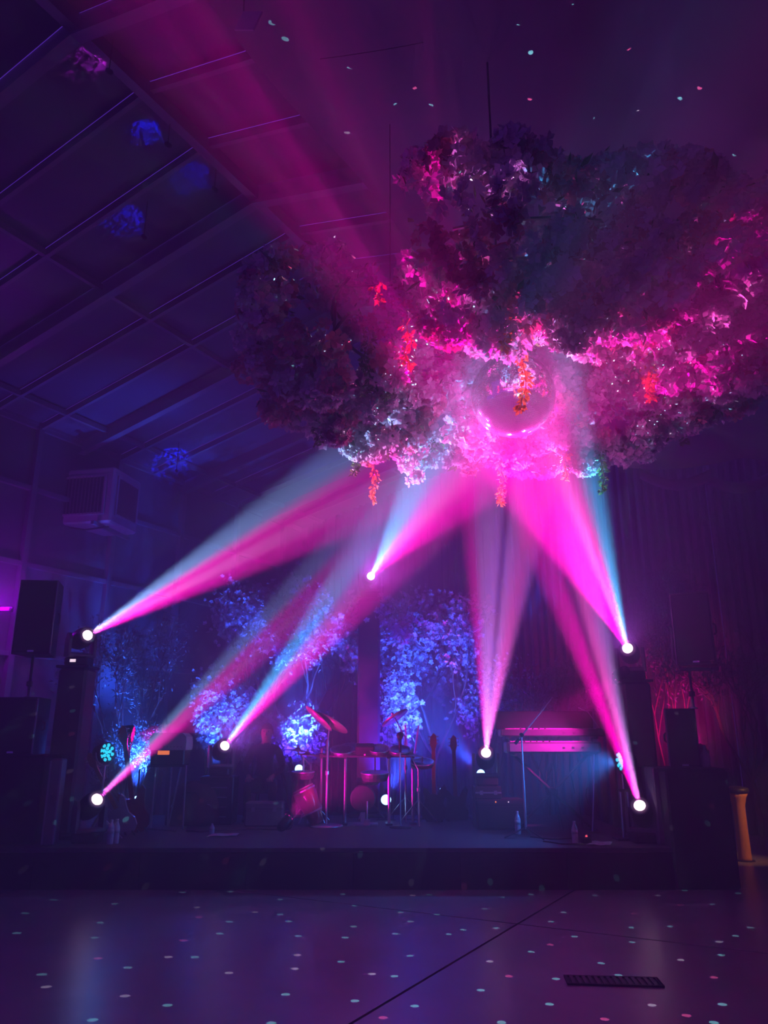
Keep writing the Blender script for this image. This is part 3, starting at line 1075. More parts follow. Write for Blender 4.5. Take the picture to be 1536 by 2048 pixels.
sp = n.new('ShaderNodeSeparateColor')
nt.links.new(vn.outputs['Color'], sp.inputs[0])
cr = n.new('ShaderNodeValToRGB')
e = cr.color_ramp.elements
cr.color_ramp.interpolation = 'CONSTANT'
e[0].color = (0.25, 0.85, 0.95, 1)
e[1].position = 0.62
e[1].color = (0.75, 0.65, 0.85, 1)
x = e.new(0.85)
x.color = (1.0, 0.12, 0.4, 1)
nt.links.new(sp.outputs[0], cr.inputs[0])
nt.links.new(cr.outputs[0], em.inputs[0])
ml = n.new('ShaderNodeMath')
ml.operation = 'MULTIPLY'
nt.links.new(lt.outputs[0], ml.inputs[0])
ml.inputs[1].default_value = 1.0
nt.links.new(ml.outputs[0], em.inputs[1])

# ------------------------------------------------------------------ evaporative cooler on the left wall
ca = at(101, 937, 12.0)
cb = at(236, 938, 12.0)
cw = (cb - ca).length * 1.02
chh = (at(101, 937, 12.0) - at(99, 1046, 12.0)).length
cyaw = math.radians(-12)
cooler = thing('evaporative_cooler', ((ca + cb) / 2 - Vector((0, 0, chh)), ) [0], 'boxy wall-mounted cooler with louvred faces high on the left', 'cooler', rz=cyaw)
cdp = 0.85
MB().cbox((0, cdp / 2, chh / 2), (cw, cdp, chh), 0.03).build('cabinet', 'cooler', cooler)


def grille(x, y, yaw, gw, gh):
    g = MB()
    t = 0.035
    g.box((0, 0, gh / 2), (gw + t, 0.03, t)).box((0, 0, -gh / 2), (gw + t, 0.03, t)).box((gw / 2, 0, 0), (t, 0.03, gh)).box((-gw / 2, 0, 0), (t, 0.03, gh))
    fo = g.build('louvre_frame', 'cooler', cooler, loc=(x, y, chh / 2), rot=(0, 0, yaw))
    MB().box((0, 0.004, 0), (gw, 0.006, gh)).build('backing', 'joint', fo)
    sm_ = MB().box((0, 0, 0), (0.014, 0.024, gh)).mesh('louvre', 'cooler_slat')
    ns = 13
    copies(sm_, 'louvre', fo, [Matrix.Translation((-gw / 2 + gw * (i + .5) / ns, -0.006, 0)) @ Matrix.Rotation(0.5, 4, 'Z') for i in range(ns)])


grille(0.02, -0.012, 0, cw * .72, chh * .68)
grille(cw / 2 + 0.012, cdp * .5, PI / 2, cdp * .74, chh * .68)
MB().box((-cw * .3, cdp * .4, -0.03), (0.05, cdp * 1.1, 0.06)).box((cw * .3, cdp * .5, -0.03), (0.05, cdp * 1.3, 0.06)).build('support_arm', 'steel', cooler)
MB().tube([(-cw * .2, 0.1, -0.02), (0.1, 0.05, -0.10), (cw * .45, 0.08, -0.06)], 0.014, 6).build('water_hose', 'steel_dark', cooler)

# little things under the roof
pp = roof_pt(497, 40)
pl = thing('hanging_plate', at(497, 42, 4.3), 'small pale rectangular plate hanging under the ridge', 'plate', rz=-0.5)
MB().box((0, 0, 0), (0.20, 0.012, 0.15), Matrix.Rotation(0.5, 3, 'Y')).build('panel', 'plate', pl)
MB().tube([(-0.05, 0, 0.05), (-0.08, 0, 1.0)], 0.004, 5).build('cord', 'wire', pl)
tb = thing('purple_wall_lamp', at(10, 1218, 10.9), 'short glowing purple tube lamp at the left edge by the speakers', 'lamp')
MB().tube([(-0.18, 0, 0), (0.07, 0, 0)], 0.028, 10).build('tube', 'purple_tube', tb)
MB().box((-0.06, 0.045, 0), (0.30, 0.03, 0.07)).build('holder', 'steel_dark', tb)
ll = bpy.data.lights.new('tube_light', 'POINT')
ll.energy = 42
ll.color = (0.42, 0.0, 1.0)
ll.shadow_soft_size = 0.08
llo = bpy.data.objects.new('tube_light', ll)
COL.objects.link(llo)
llo.location = at(10, 1218, 10.9) + Vector((-0.05, -0.15, 0.05))


# ------------------------------------------------------------------ speakers
def speaker(name, loc, w, d, h, label, rz=0.0, group='black loudspeaker cabinets', horn=True):
    t = thing(name, loc, label, 'speaker', group, rz)
    ol = [(-w / 2, -d / 2), (w / 2, -d / 2), (w * .36, d / 2), (-w * .36, d / 2)]
    MB().prism(ol, h, Matrix.Translation((0, 0, h / 2))).build('cabinet', 'black', t)
    MB().cbox((0, -d / 2 - 0.006, h / 2), (w * .94, 0.02, h * .95), 0.008).build('grille', 'grille', t)
    MB().box((0, -d / 2 - 0.018, h * .04), (0.07, 0.006, 0.02)).build('badge', 'chrome', t)
    for s in (-1, 1):
        MB().tube([(s * w * .44, 0, h * .42), (s * w * .50, 0.0, h * .45), (s * w * .50, 0, h * .55), (s * w * .44, 0, h * .58)], 0.012, 6).build('handle', 'steel_dark', t)
    # pale strip on the inner front edge, standing in for its lit highlight
    s = 1 if loc[0] < 0 else -1
    MB().box((s * (w / 2 - 0.004), -d / 2 - 0.006, h / 2), (0.012, 0.026, h * .97)).build('edge_highlight', 'steel', t)
    return t


# left stack
YL = 9.35
xl = at(52, 1450, YL).x
lriser.location.x = xl
subz = LTOP + 0.014
subh = at(52, 1397, YL).z - subz
speaker('subwoofer', (xl, YL - 0.05, subz), 0.49, 0.50, subh, 'lower black bass cabinet of the left speaker stack')
p_bot = subz + subh
spz = at(56, 1312, YL).z
sph = at(56, 1167, YL).z - spz
pole = thing('speaker_pole', (xl - 0.02, YL, p_bot), 'chrome pole between the two left speakers', 'pole')
MB().lathe([(0.05, 0), (0.05, 0.015), (0.02, 0.03), (0.018, spz - p_bot - 0.0)], n=12).build('tube', 'chrome', pole, smooth=True)
MB().lathe([(0.03, 0.14), (0.035, 0.15), (0.035, 0.19), (0.03, 0.20)], n=10).build('collar', 'steel_dark', pole)
speaker('loudspeaker', (xl + 0.02, YL, spz), 0.44, 0.42, sph, 'upper black loudspeaker on the pole at the left edge', rz=0.10)
# slim upright case beside the left stack
cs = thing('upright_case', (at(104, 1650, 8.95).x, 8.95, STAGE_Z), 'slim grey upright case with metal edges beside the left riser', 'case', rz=0.15)
hcs = at(104, 1517, 8.95).z - STAGE_Z
MB().cbox((0, 0, hcs / 2), (0.12, 0.24, hcs), 0.015).build('shell', 'grey_plastic', cs)
for s in (-1, 1):
    MB().box((s * 0.055, -0.122, hcs / 2), (0.018, 0.012, hcs * .96)).build('edge_strip', 'steel', cs)
MB().tube([(0, -0.125, hcs * .48), (0, -0.155, hcs * .5), (0, -0.155, hcs * .58), (0, -0.125, hcs * .6)], 0.009, 6).build('handle', 'steel_dark', cs)

# right stack
YR = 9.15
xr = at(1360, 1480, YR).x
rz0 = RTOP + 0.016
rh = at(1360, 1418, YR).z - rz0
speaker('subwoofer', (xr, YR, rz0), 0.33, 0.36, rh, 'lower black cabinet of the right speaker stack on the tall riser', rz=-0.2)
spz = at(1390, 1332, YR).z
sph = at(1390, 1190, YR).z - spz
pole = thing('speaker_pole', (at(1383, 1380, YR).x, YR, rz0 + rh), 'thin chrome pole under the upper right speaker', 'pole')
MB().lathe([(0.045, 0), (0.045, 0.015), (0.016, 0.03), (0.014, spz - rz0 - rh - 0.06)], n=12).build('tube', 'chrome', pole, smooth=True)
MB().lathe([(0.03, 0.14), (0.035, 0.15), (0.035, 0.19), (0.03, 0.20)], n=10).build('collar', 'steel_dark', pole)
us = speaker('loudspeaker', (at(1392, 1260, YR).x, YR, spz), 0.44, 0.40, sph, 'upper black loudspeaker with a swivel bracket on the right pole', rz=-0.55)
MB().tube([(-0.27, -0.02, sph * .55), (-0.285, -0.02, 0.10), (-0.22, -0.02, -0.03), (0.15, -0.02, -0.045), (0.20, -0.02, -0.03)], 0.022, 6).build('swivel_bracket', 'grey_plastic', us)
MB().lathe([(0.03, -0.06), (0.03, -0.03)], n=10).build('pole_socket', 'steel_dark', us)
gc = thing('flight_case', (at(1326, 1650, 9.05).x, 9.08, STAGE_Z), 'tall grey case standing on the stage against the right riser', 'case')
hgc = at(1326, 1534, 9.05).z - STAGE_Z
MB().cbox((0, 0, hgc / 2), (0.20, 0.30, hgc), 0.015).build('shell', 'grey_plastic', gc)
MB().box((0, -0.153, hgc * .82), (0.05, 0.012, 0.10)).build('latch', 'chrome', gc)
MB().box((0.05, -0.153, hgc * .62), (0.04, 0.012, 0.12)).build('latch', 'steel_dark', gc)
jug = thing('water_jug', (at(1408, 1530, YR).x, YR - 0.05, rz0), 'clear bottle standing on the tall black riser', 'bottle')
MB().lathe([(0.045, 0), (0.05, 0.01), (0.05, 0.13), (0.03, 0.17), (0.018, 0.19), (0.018, 0.21)], n=14).build('bottle_body', 'water', jug, smooth=True)
MB().lathe([(0.021, 0.205), (0.021, 0.235), (0.015, 0.238)], n=12).build('cap', 'cap', jug)

# amber post to the right of the stage
ap = atz(1491, 1722, 0)
post = thing('padded_post', (ap.x, ap.y, 0), 'amber padded post with a dark flared cap beside the right end of the stage', 'post')
hp = at(1491, 1585, ap.y).z
MB().lathe([(0.085, 0), (0.08, 0.04), (0.075, hp * .5), (0.075, hp * .8), (0.10, hp * .92), (0.13, hp)], n=18).build('sleeve', 'yellow', post, smooth=True)
MB().lathe([(0.135, hp - 0.005), (0.15, hp + 0.02), (0.14, hp + 0.06), (0.05, hp + 0.08)], n=18).build('cap', 'steel_dark', post, smooth=True)
MB().lathe([(0.115, 0.0), (0.115, 0.012), (0.09, 0.016)], n=18).build('foot', 'steel_dark', post)
aw = thing('added_wash_lamp', (5.75, 9.1, 1.9), 'small added amber wash lamp beyond the right end of the stage', 'lamp')  # out-of-view lamp added to give the post its amber glow
MB().lathe([(0.03, -0.08), (0.06, -0.06), (0.06, 0.0)], (0, 0, 0), frame_to((ap - Vector((5.75, 9.1, 1.4)))), n=12).build('can', 'black', aw)
MB().tube([(0, 0.02, 0.06), (0, 0.02, -1.9)], 0.015, 6).build('pole', 'steel_dark', aw)
spot((5.68, 9.16, 1.86), ap + Vector((0, 0, 0.4)), 170, 32, color=(1.0, 0.40, 0.12), blend=0.8, radius=0.04, name='added_amber_light')


# ------------------------------------------------------------------ drum kit
def P(px, py, Y):
    return at(px, py, Y)


YD = 11.0
kx = gx(735, YD)
kit = thing('electronic_drum_kit', (kx, YD, STAGE_Z), 'electronic drum kit with dark pads on a tubular rack', 'drum kit')
KO = Vector((kx, YD, STAGE_Z))


def kl(px, py, Y=YD):
    return P(px, py, Y) - KO


rackz = kl(735, 1512).z
xs = [kl(x, 1600).x for x in (640, 690, 778, 826)]
for i, x in enumerate(xs):
    y = 0.0 if i in (1, 2) else 0.12
    MB().tube([(x, y, 0.0), (x, y, rackz + 0.10)], 0.019, 10).build('rack_post', 'chrome', kit)
    MB().box((x, y, 0.012), (0.09, 0.28, 0.024)).build('rack_foot', 'steel_dark', kit)
    MB().cbox((x, y, rackz), (0.06, 0.06, 0.07), 0.01).build('clamp', 'black', kit)
for i in range(3):
    y0 = 0.12 if i == 0 else 0
    y1 = 0.12 if i == 2 else 0
    MB().tube([(xs[i], y0, rackz), ((xs[i] + xs[i + 1]) / 2, (y0 + y1) / 2 - .02, rackz), (xs[i + 1], y1, rackz)], 0.019, 10).build('crossbar', 'steel_dark', kit)


def pad(px, py, dy, r, tilt, h=0.05, m='drum_pad'):
    p = kl(px, py) + Vector((0, dy, 0))
    R = Matrix.Rotation(tilt, 3, 'X')
    q = MB().lathe([(r * .9, -h), (r, -h * .5), (r, 0), (r * .97, 0.012)], p, R, n=22).build('drum_pad', m, kit, smooth=False)
    MB().lathe([(r * .98, -0.004), (r * 1.05, 0.0), (r * 1.05, 0.014), (r * .98, 0.018), (r * .9, 0.012)], p, R, n=22).build('rim', 'chrome', q, smooth=True)
    z = MB().tube([p - Vector((0, 0, h)), Vector((p.x, 0.03, rackz))], 0.012, 6)
    z.build('pad_arm', 'chrome', q)


pad(685, 1500, -0.06, 0.16, 0.35)
pad(700, 1496, 0.10, 0.14, 0.40)
pad(758, 1498, -0.02, 0.14, 0.40)
pad(800, 1500, -0.05, 0.15, 0.35)
pad(750, 1545, -0.22, 0.18, 0.10, h=0.09)
pad(606, 1545, 0.02, 0.15, 0.05, h=0.08)
pad(845, 1525, 0.05, 0.16, 0.30)
md = kl(730, 1500)
MB().cbox((md.x, -0.05, md.z + 0.01), (0.26, 0.10, 0.14), 0.015, Matrix.Rotation(0.5, 3, 'X')).build('sound_module', 'black', kit)
MB().lathe([(0.012, 0), (0.012, 0.012)], (md.x, -0.115, md.z - 0.06), frame_to((0, -1, 0)), n=8).build('indicator', 'led_pink', kit)
kk = kl(726, 1620)
kick = MB().lathe([(0.15, -0.05), (0.17, -0.04), (0.17, 0.03), (0.155, 0.04)], (kk.x, -0.08, 0.33), frame_to((0, -1, 0)), n=24).build('kick_pad', 'drum_pad', kit)
MB().box((kk.x, -0.04, 0.12), (0.06, 0.05, 0.24)).box((kk.x, -0.05, 0.01), (0.40, 0.30, 0.02)).build('kick_stand', 'chrome', kick)
MB().box((kk.x + .06, -0.30, 0.05), (0.08, 0.26, 0.012), Matrix.Rotation(0.2, 3, 'X')).tube([(kk.x + .06, -0.2, 0.05), (kk.x + .06, -0.14, 0.30)], 0.008).build('kick_pedal', 'chrome', kit)


def cymbal(px, py, Y, r, tilt, yaw, foot, label, extra=(), base='tripod'):
    p = P(px, py, Y)
    fx = gx(foot, Y)
    t = thing('cymbal_stand', (fx, Y, STAGE_Z), label, 'cymbal stand', 'cymbals on stands')
    h = p.z - STAGE_Z
    dx = p.x - fx
    MB().tube([(0, 0, 0.03), (0, 0, h * .82)], 0.014, 10).build('pole', 'chrome', t)
    MB().tube([(0, 0, h * .80), (dx, 0, h)], 0.009, 8).build('boom_arm', 'chrome', t)
    MB().lathe([(0.02, -0.02), (0.026, -0.01), (0.026, 0.03), (0.02, 0.04)], (0, 0, h * .5), n=10).build('collar', 'chrome', t)
    if base == 'round':
        MB().lathe([(0.22, 0), (0.225, 0.01), (0.21, 0.022), (0.03, 0.035)], n=28).build('round_base', 'chrome', t, smooth=True)
    else:
        for k in range(3):
            a = k * 2 * PI / 3 + 0.5
            MB().tube([(0, 0, 0.32), (0.3 * math.cos(a), 0.3 * math.sin(a), 0.012)], 0.009, 6).build('leg', 'chrome', t)
    for (ox, oz, rr, tl_, yw) in ((dx, h, r, tilt, yaw),) + tuple(extra):
        R = Matrix.Rotation(yw, 3, 'Z') @ Matrix.Rotation(tl_, 3, 'Y')
        c = MB().lathe([(rr, 0.0), (rr * .98, 0.004), (rr * .6, 0.018), (rr * .2, 0.030), (rr * .16, 0.050), (rr * .04, 0.060)], (ox, 0, oz), R, n=36).build('cymbal', 'cymbal', t, smooth=True)
        MB().lathe([(0.02, 0.055), (0.018, 0.085), (0.008, 0.09)], (ox, 0, oz), R, n=8).build('wing_nut', 'chrome', c)


cymbal(660, 1445, 10.75, 0.27, 0.55, 0.5, 652, 'pair of tilted cymbals on a round-based chrome stand left of the drum rack',
       extra=((-0.13, (P(640, 1437, 10.75).z - STAGE_Z), 0.24, 0.75, 0.3),), base='round')
cymbal(790, 1436, 11.4, 0.22, -0.60, -0.4, 812, 'small cymbal tilted towards the totem right of the drum rack')
cymbal(595, 1503, 11.3, 0.20, 0.12, 0.3, 618, 'nearly flat hi-hat cymbal at the left end of the drum kit', extra=((-0.05, P(595, 1508, 11.3).z - STAGE_Z - .02, 0.19, 0.08, 0.3),))
cymbal(822, 1513, 10.9, 0.19, 0.06, 0.3, 838, 'flat cymbal catching cyan light at the right end of the drum kit')

# condenser microphone on its stand in front of the rack
mc = P(800, 1478, 10.6)
mic = thing('microphone_stand', (mc.x, 10.6, STAGE_Z), 'straight microphone stand with a ball-headed microphone before the drums', 'microphone stand')
hm_ = mc.z - STAGE_Z
MB().lathe([(0.14, 0), (0.14, 0.012), (0.02, 0.03)], n=22).build('round_base', 'steel_dark', mic, smooth=True)
MB().tube([(0, 0, 0.02), (0, 0, hm_ - 0.16)], 0.011, 8).build('pole', 'chrome', mic)
mh = MB().lathe([(0.016, -0.17), (0.022, -0.02), (0.026, 0.0)], (0, 0, hm_), n=12).build('microphone', 'black', mic, smooth=True)
MB().lathe([(0.026, 0.0), (0.042, 0.025), (0.045, 0.045), (0.036, 0.075), (0.012, 0.09)], (0, 0, hm_), n=14).build('mesh_head', 'grille', mh, smooth=True)

# tall clear acrylic panels right of the kit
sc = thing('panel_stand', (gx(828, 11.7), 11.7, STAGE_Z), 'clear plastic music desk panels glowing pink right of the drums', 'screen')
hs = P(828, 1450, 11.7).z - STAGE_Z
for i, (dx, tl_) in enumerate(((-0.10, .06), (0.05, -.16))):
    MB().box((dx, 0, hs * .84), (0.02, 0.14, hs * .32), Matrix.Rotation(-tl_, 3, 'Y')).build('panel', 'plate', sc)
MB().tube([(0, 0, 0.02), (0, 0, hs * .70)], 0.012, 8).tube([(-.1, 0, hs * .70), (.06, 0, hs * .70)], 0.012, 8).build('post', 'chrome', sc)
MB().lathe([(0.15, 0), (0.15, 0.012), (0.02, 0.03)], n=20).build('round_base', 'steel_dark', sc, smooth=True)

# tilted conga drum
a, b = P(606, 1580, 10.9), P(634, 1646, 10.9)
cg = thing('conga_drum', (b.x, 10.9, STAGE_Z), 'tapering dark red hand drum leaning to the left before the kit', 'drum')
ax = (a - b).normalized()
L = (a - b).length
c0 = Vector((0, 0, b.z - STAGE_Z))
c0.z = max(c0.z, 0.045)
Rg = frame_to(ax)
MB().lathe([(0.085, -0.02), (0.10, L * .1), (0.135, L * .55), (0.15, L * .8), (0.145, L)], c0, Rg, n=24).build('shell', 'drum_shell', cg, smooth=True)
for f in (0.94, 0.30):
    MB().lathe([(0.15 * (.8 + .2 * f) - .004, -0.01), (0.158 * (.8 + .2 * f), -0.01), (0.158 * (.8 + .2 * f), 0.01), (0.15 * (.8 + .2 * f) - .004, 0.01)], c0 + ax * L * f, Rg, n=24).build('hoop', 'chrome', cg)
MB().lathe([(0.147, 0), (0.14, 0.012), (0.05, 0.014)], c0 + ax * L, Rg, n=24).build('drum_head', 'drum_skin', cg)
MB().tube([(0.10, 0.05, 0.008), c0 + ax * L * .55 + Vector((0.10, 0.05, -0.02))], 0.01, 6).tube([(-0.25, 0.08, 0.008), c0 + ax * L * .6 + Vector((-0.02, 0.1, -0.02))], 0.01, 6).build('stand_leg', 'chrome', cg)

# drum throne
th_ = thing('drum_throne', (gx(735, 11.75), 11.72, STAGE_Z), 'round black drum stool behind the drum rack', 'stool')
MB().lathe([(0.15, 0.46), (0.17, 0.48), (0.17, 0.53), (0.15, 0.55), (0.05, 0.555)], n=24).build('seat', 'black', th_, smooth=True)
MB().tube([(0, 0, 0.15), (0, 0, 0.47)], 0.016, 8).build('pole', 'chrome', th_)
for k in range(3):
    a = k * 2 * PI / 3
    MB().tube([(0, 0, 0.28), (0.24 * math.cos(a), 0.24 * math.sin(a), 0.012)], 0.011, 6).build('leg', 'chrome', th_)


# ------------------------------------------------------------------ guitars
def guitar(px_head, py_head, px_body, py_body, Y, label, body_m, neck_m='maple', lean=0.12, guard=None, stand=True, scale=1.0):
    """strings face the camera; head and body centre given in pixels"""
    h, b = P(px_head, py_head, Y), P(px_body, py_body, Y)
    t = thing('electric_guitar', (b.x, Y, STAGE_Z), label, 'guitar', 'guitars on the stage')
    ax = (h - b)
    L = ax.length
    yv = ax.normalized()
    xv = yv.cross(Vector((0, -1, 0))).normalized() * -1
    zv = xv.cross(yv)
    loc = b - Vector((b.x, Y, STAGE_Z))
    Mx = Matrix.Translation(loc) @ Matrix((xv, yv, zv)).transposed().to_4x4() @ Matrix.Rotation(-lean, 4, 'X')
    s = L / 0.80
    ol = [(0.0, -.23), (.09, -.22), (.155, -.16), (.165, -.07), (.125, .01), (.115, .08), (.145, .15), (.13, .21), (.085, .19), (.05, .13),
          (-.05, .12), (-.09, .20), (-.14, .25), (-.165, .20), (-.135, .09), (-.125, .01), (-.165, -.08), (-.15, -.17), (-.09, -.22)]
    ol = [(x * s * scale, y * s * scale) for x, y in ol]
    bo = MB().prism(ol, 0.045, Mx).build('body', body_m, t)
    if guard:
        g = [(x * .62 + .01, y * .55 - .01) for x, y in ol]
        MB().prism(g, 0.006, Mx @ Matrix.Translation((0, 0, 0.026))).build('pickguard', guard, bo)
    for k in range(2):
        MB().box((Mx @ Vector((0, (-.06 + .09 * k) * s, 0.03))), (0.08 * s, 0.03 * s, 0.014), Mx.to_3x3()).build('pickup', 'black', bo)
    MB().box((Mx @ Vector((0, -.14 * s, 0.03))), (0.08 * s, 0.025, 0.014), Mx.to_3x3()).build('bridge', 'chrome', bo)
    MB().box((Mx @ Vector((0, .42 * s, 0.026))), (0.048 * s, 0.62 * s, 0.026), Mx.to_3x3()).build('neck', neck_m, t)
    hs_ = [(-.028, .71), (.028, .71), (.05, .76), (.038, .86), (.0, .91), (-.035, .88), (-.045, .78)]
    hd_ = MB().prism([(x * s, y * s) for x, y in hs_], 0.02, Mx @ Matrix.Translation((0, 0, 0.018))).build('headstock', body_m if body_m == 'guitar_red' else neck_m, t)
    for k in range(6):
        sg = 1 if k % 2 else -1
        MB().lathe([(0.008, -0.02), (0.008, 0.02)], Mx @ Vector((sg * 0.052 * s, (.77 + .045 * (k // 2)) * s, 0.018)), frame_to(xv), n=6).build('tuner', 'chrome', hd_)
    st = MB()
    for k in range(5):
        x = (-.016 + .008 * k) * s
        st.tube([Mx @ Vector((x, -.14 * s, 0.046)), Mx @ Vector((x, .74 * s, 0.046))], 0.0012, 3)
    st.build('strings', 'chrome', t)
    if stand:
        sd = thing('guitar_stand', (b.x, Y + 0.10, STAGE_Z), label.split(' ')[0] + ' tubular stand holding the ' + label[0].lower() + label[1:], 'stand', 'guitar stands')
        zb = (Mx @ Vector((0, -.2 * s, 0))).z
        sd['label'] = 'black tubular stand under the ' + label.split(' with')[0].split(' leaning')[0].split(' standing')[0].split(' between')[0]
        MB().tube([(0, 0.02, 0.05), (0, 0.04, zb + 0.62 * s)], 0.012, 8).build('pole', 'steel_dark', sd)
        for sg in (-1, 1):
            MB().tube([(0, 0, 0.20), (sg * 0.20, -0.12, 0.012)], 0.010, 6).build('leg', 'steel_dark', sd)
            MB().tube([(0, 0, zb - 0.02), (sg * 0.10, -0.06, zb - 0.02), (sg * 0.10, -0.17, zb - 0.01), (sg * .10, -.18, zb + .02)], 0.009, 6).build('cradle_arm', 'steel_dark', sd)
        MB().tube([(0, 0.0, 0.20), (0, 0.22, 0.012)], 0.010, 6).build('leg', 'steel_dark', sd)


guitar(866, 1482, 868, 1608, 11.3, 'dark electric guitar nearest the drums with a reddish headstock', 'guitar_dark', 'guitar_red')
guitar(906, 1486, 912, 1612, 11.55, 'dark electric guitar nearest the amplifier with a reddish headstock', 'guitar_dark', 'guitar_red')
guitar(252, 1470, 266, 1622, 10.1, 'red electric guitar standing upright at stage left', 'guitar_red', 'guitar_red')
guitar(188, 1520, 240, 1636, 9.75, 'pale blue electric guitar leaning left behind the front spotlight', 'guitar_white', 'maple', guard='plate')


# ------------------------------------------------------------------ keyboards
def xstand(name, cx, Y, w, top, label, zf=STAGE_Z):
    t = thing(name, (cx, Y, zf), label, 'stand')
    h = top - zf
    for k, y in ((1, -0.02), (-1, 0.05)):
        MB().tube([(-k * w * .45, y, 0.02), (k * w * .45, y, h - 0.02)], 0.020, 8).build('cross_leg', 'steel_dark', t)
    for s in (-1, 1):
        MB().tube([(s * w * .45, -0.20, 0.02), (s * w * .45, 0.22, 0.02)], 0.018, 8).build('foot_bar', 'steel_dark', t)
        MB().tube([(s * w * .45, -0.18, h - 0.02), (s * w * .45, 0.20, h - 0.02)], 0.018, 8).build('arm', 'steel_dark', t)
    MB().lathe([(0.04, -0.05), (0.05, -0.03), (0.05, 0.06), (0.04, 0.08)], (0, 0, h / 2), frame_to((0, -1, 0)), n=12).build('hub', 'steel_dark', t)
    return t


def keyboard(loc, w, d, h, label, nkeys, rz=0.0, front='kb_body', facing=1):
    """player side is away from the audience (facing=1): the camera sees the back panel"""
    t = thing('keyboard', loc, label, 'keyboard', 'stage keyboards', rz)
    MB().cbox((0, 0, h * .5), (w, d, h), 0.015).build('body', 'kb_body', t)
    MB().box((0, -d / 2 - 0.003, h * .5), (w * .94, 0.006, h * .70)).build('back_panel', front, t)
    kw = w * .88 / nkeys
    km = MB().box((0, 0, 0), (kw * .9, d * .40, 0.014)).mesh('key', 'keys')
    copies(km, 'key', t, [Matrix.Translation((-w * .44 + kw * (i + .5), d * .26, h + 0.006)) for i in range(nkeys)])
    for k in range(5):
        MB().lathe([(0.012, 0), (0.010, 0.02)], (-w * .3 + k * 0.08, -d * .22, h), n=8).build('knob', 'black', t)
    for k in range(3):
        MB().box((w * (.10 + .1 * k), -d / 2 - 0.008, h * .5), (0.03, 0.008, 0.02)).build('socket', 'steel_dark', t)
    return t


YK = 10.3
kcx = P(1100, 1490, YK).x
kz_low = P(1100, 1506, YK).z
xstand('keyboard_stand', kcx, YK, 1.05, kz_low, 'black crossed keyboard stand under the two keyboards')
klow = keyboard((kcx + 0.02, YK, kz_low), P(1192, 1490, YK).x - P(1006, 1490, YK).x, 0.30, P(1100, 1484, YK).z - kz_low, 'lower keyboard with a pale blue-lit back panel', 36, front='kb_front')
kz_up = P(1100, 1481, YK).z + 0.05
st2 = thing('keyboard_tier', (kcx + 0.04, YK + 0.12, kz_low), 'upper tier bracket carrying the second keyboard', 'stand')
for s in (-1, 1):
    MB().tube([(s * 0.52, 0.06, -0.01), (s * 0.56, 0.10, kz_up - kz_low - 0.02), (s * 0.56, -0.18, kz_up - kz_low - 0.015)], 0.014, 8).build('bracket', 'steel_dark', st2)
kup = keyboard((kcx + 0.05, YK + 0.14, kz_up), P(1210, 1470, YK).x - P(1000, 1470, YK).x, 0.28, 0.09, 'upper keyboard with a magenta-lit back edge', 40)
ds = thing('music_desk', (kcx, YK + 0.30, kz_up + 0.09), 'wide black panel standing upright behind the upper keyboard', 'panel')
hd2 = P(1100, 1421, YK).z - kz_up - 0.09
MB().cbox((0, 0, hd2 / 2), (P(1200, 1440, YK).x - P(1000, 1440, YK).x, 0.03, hd2), 0.01, Matrix.Rotation(0.08, 3, 'X')).build('board', 'black_matt', ds)
MB().box((0, -0.03, 0.01), (0.9, 0.05, 0.02)).build('ledge', 'steel_dark', ds)
gn = thing('gooseneck_lamp', (P(1203, 1466, YK).x, YK + .1, kz_up + 0.09), 'thin gooseneck lamp curving up from the keyboards', 'lamp')
o0 = Vector((P(1203, 1466, YK).x, YK + .1, kz_up + 0.09))
MB().tube([Vector((0, 0, 0))] + [P(x, y, YK + .1) - o0 for x, y in ((1198, 1455), (1186, 1438), (1176, 1424), (1166, 1419))], 0.006, 6).build('neck', 'chrome', gn)
MB().tube([P(1168, 1420, YK + .1) - o0, P(1157, 1414, YK + .1) - o0], 0.013, 8).build('shade', 'chrome', gn)
MB().lathe([(0.03, 0), (0.03, 0.012)], n=10).build('clamp', 'steel_dark', gn)
# cables hanging under the keyboards
for k, (x0, x1, yb) in enumerate([(1085, 1080, 1560), (1095, 1092, 1575), (1115, 1112, 1600), (1140, 1146, 1570), (1160, 1158, 1605), (1178, 1172, 1590), (1105, 1120, 1630)]):
    a, b = P(x0, 1508, YK + .05), P(x1, yb, YK + .05)
    pts = [a, a.lerp(b, .5) + Vector((0.02 * (k % 3 - 1), 0.02, 0)), b, Vector((b.x + .02, b.y, max(STAGE_Z + .008, b.z - .1)))]
    if k in (2, 4, 6):
        pts[-1] = Vector((b.x + .03, b.y, STAGE_Z + 0.008))
    tag(MB().tube(pts, 0.006, 5).build('cable', 'black_matt' if k % 2 else 'steel_dark'), ('leftmost', 'second', 'third', 'sixth', 'fifth', 'rightmost', 'fourth')[k] + ' from the left of the thin cables dangling below the keyboards'.replace(' from the left' if k in (0, 5) else '~', ''), 'cable', 'cables under the keyboards')
pl_ = thing('short_stand', (P(1186, 1560, 10.1).x, 10.1, STAGE_Z), 'straight chrome stand leg glowing pink right of the keyboards', 'stand')
hh = P(1192, 1508, 10.1).z - STAGE_Z
MB().tube([(-0.05, 0, 0.01), (0.0, 0, hh * .5), (0.04, 0, hh)], 0.012, 8).build('leg', 'chrome', pl_)
MB().cbox((0.04, 0.02, hh + 0.01), (0.10, 0.10, 0.02), 0.005).build('plate', 'steel_dark', pl_)
MB().box((-0.05, 0, 0.006), (0.16, 0.16, 0.012)).build('foot', 'steel_dark', pl_)

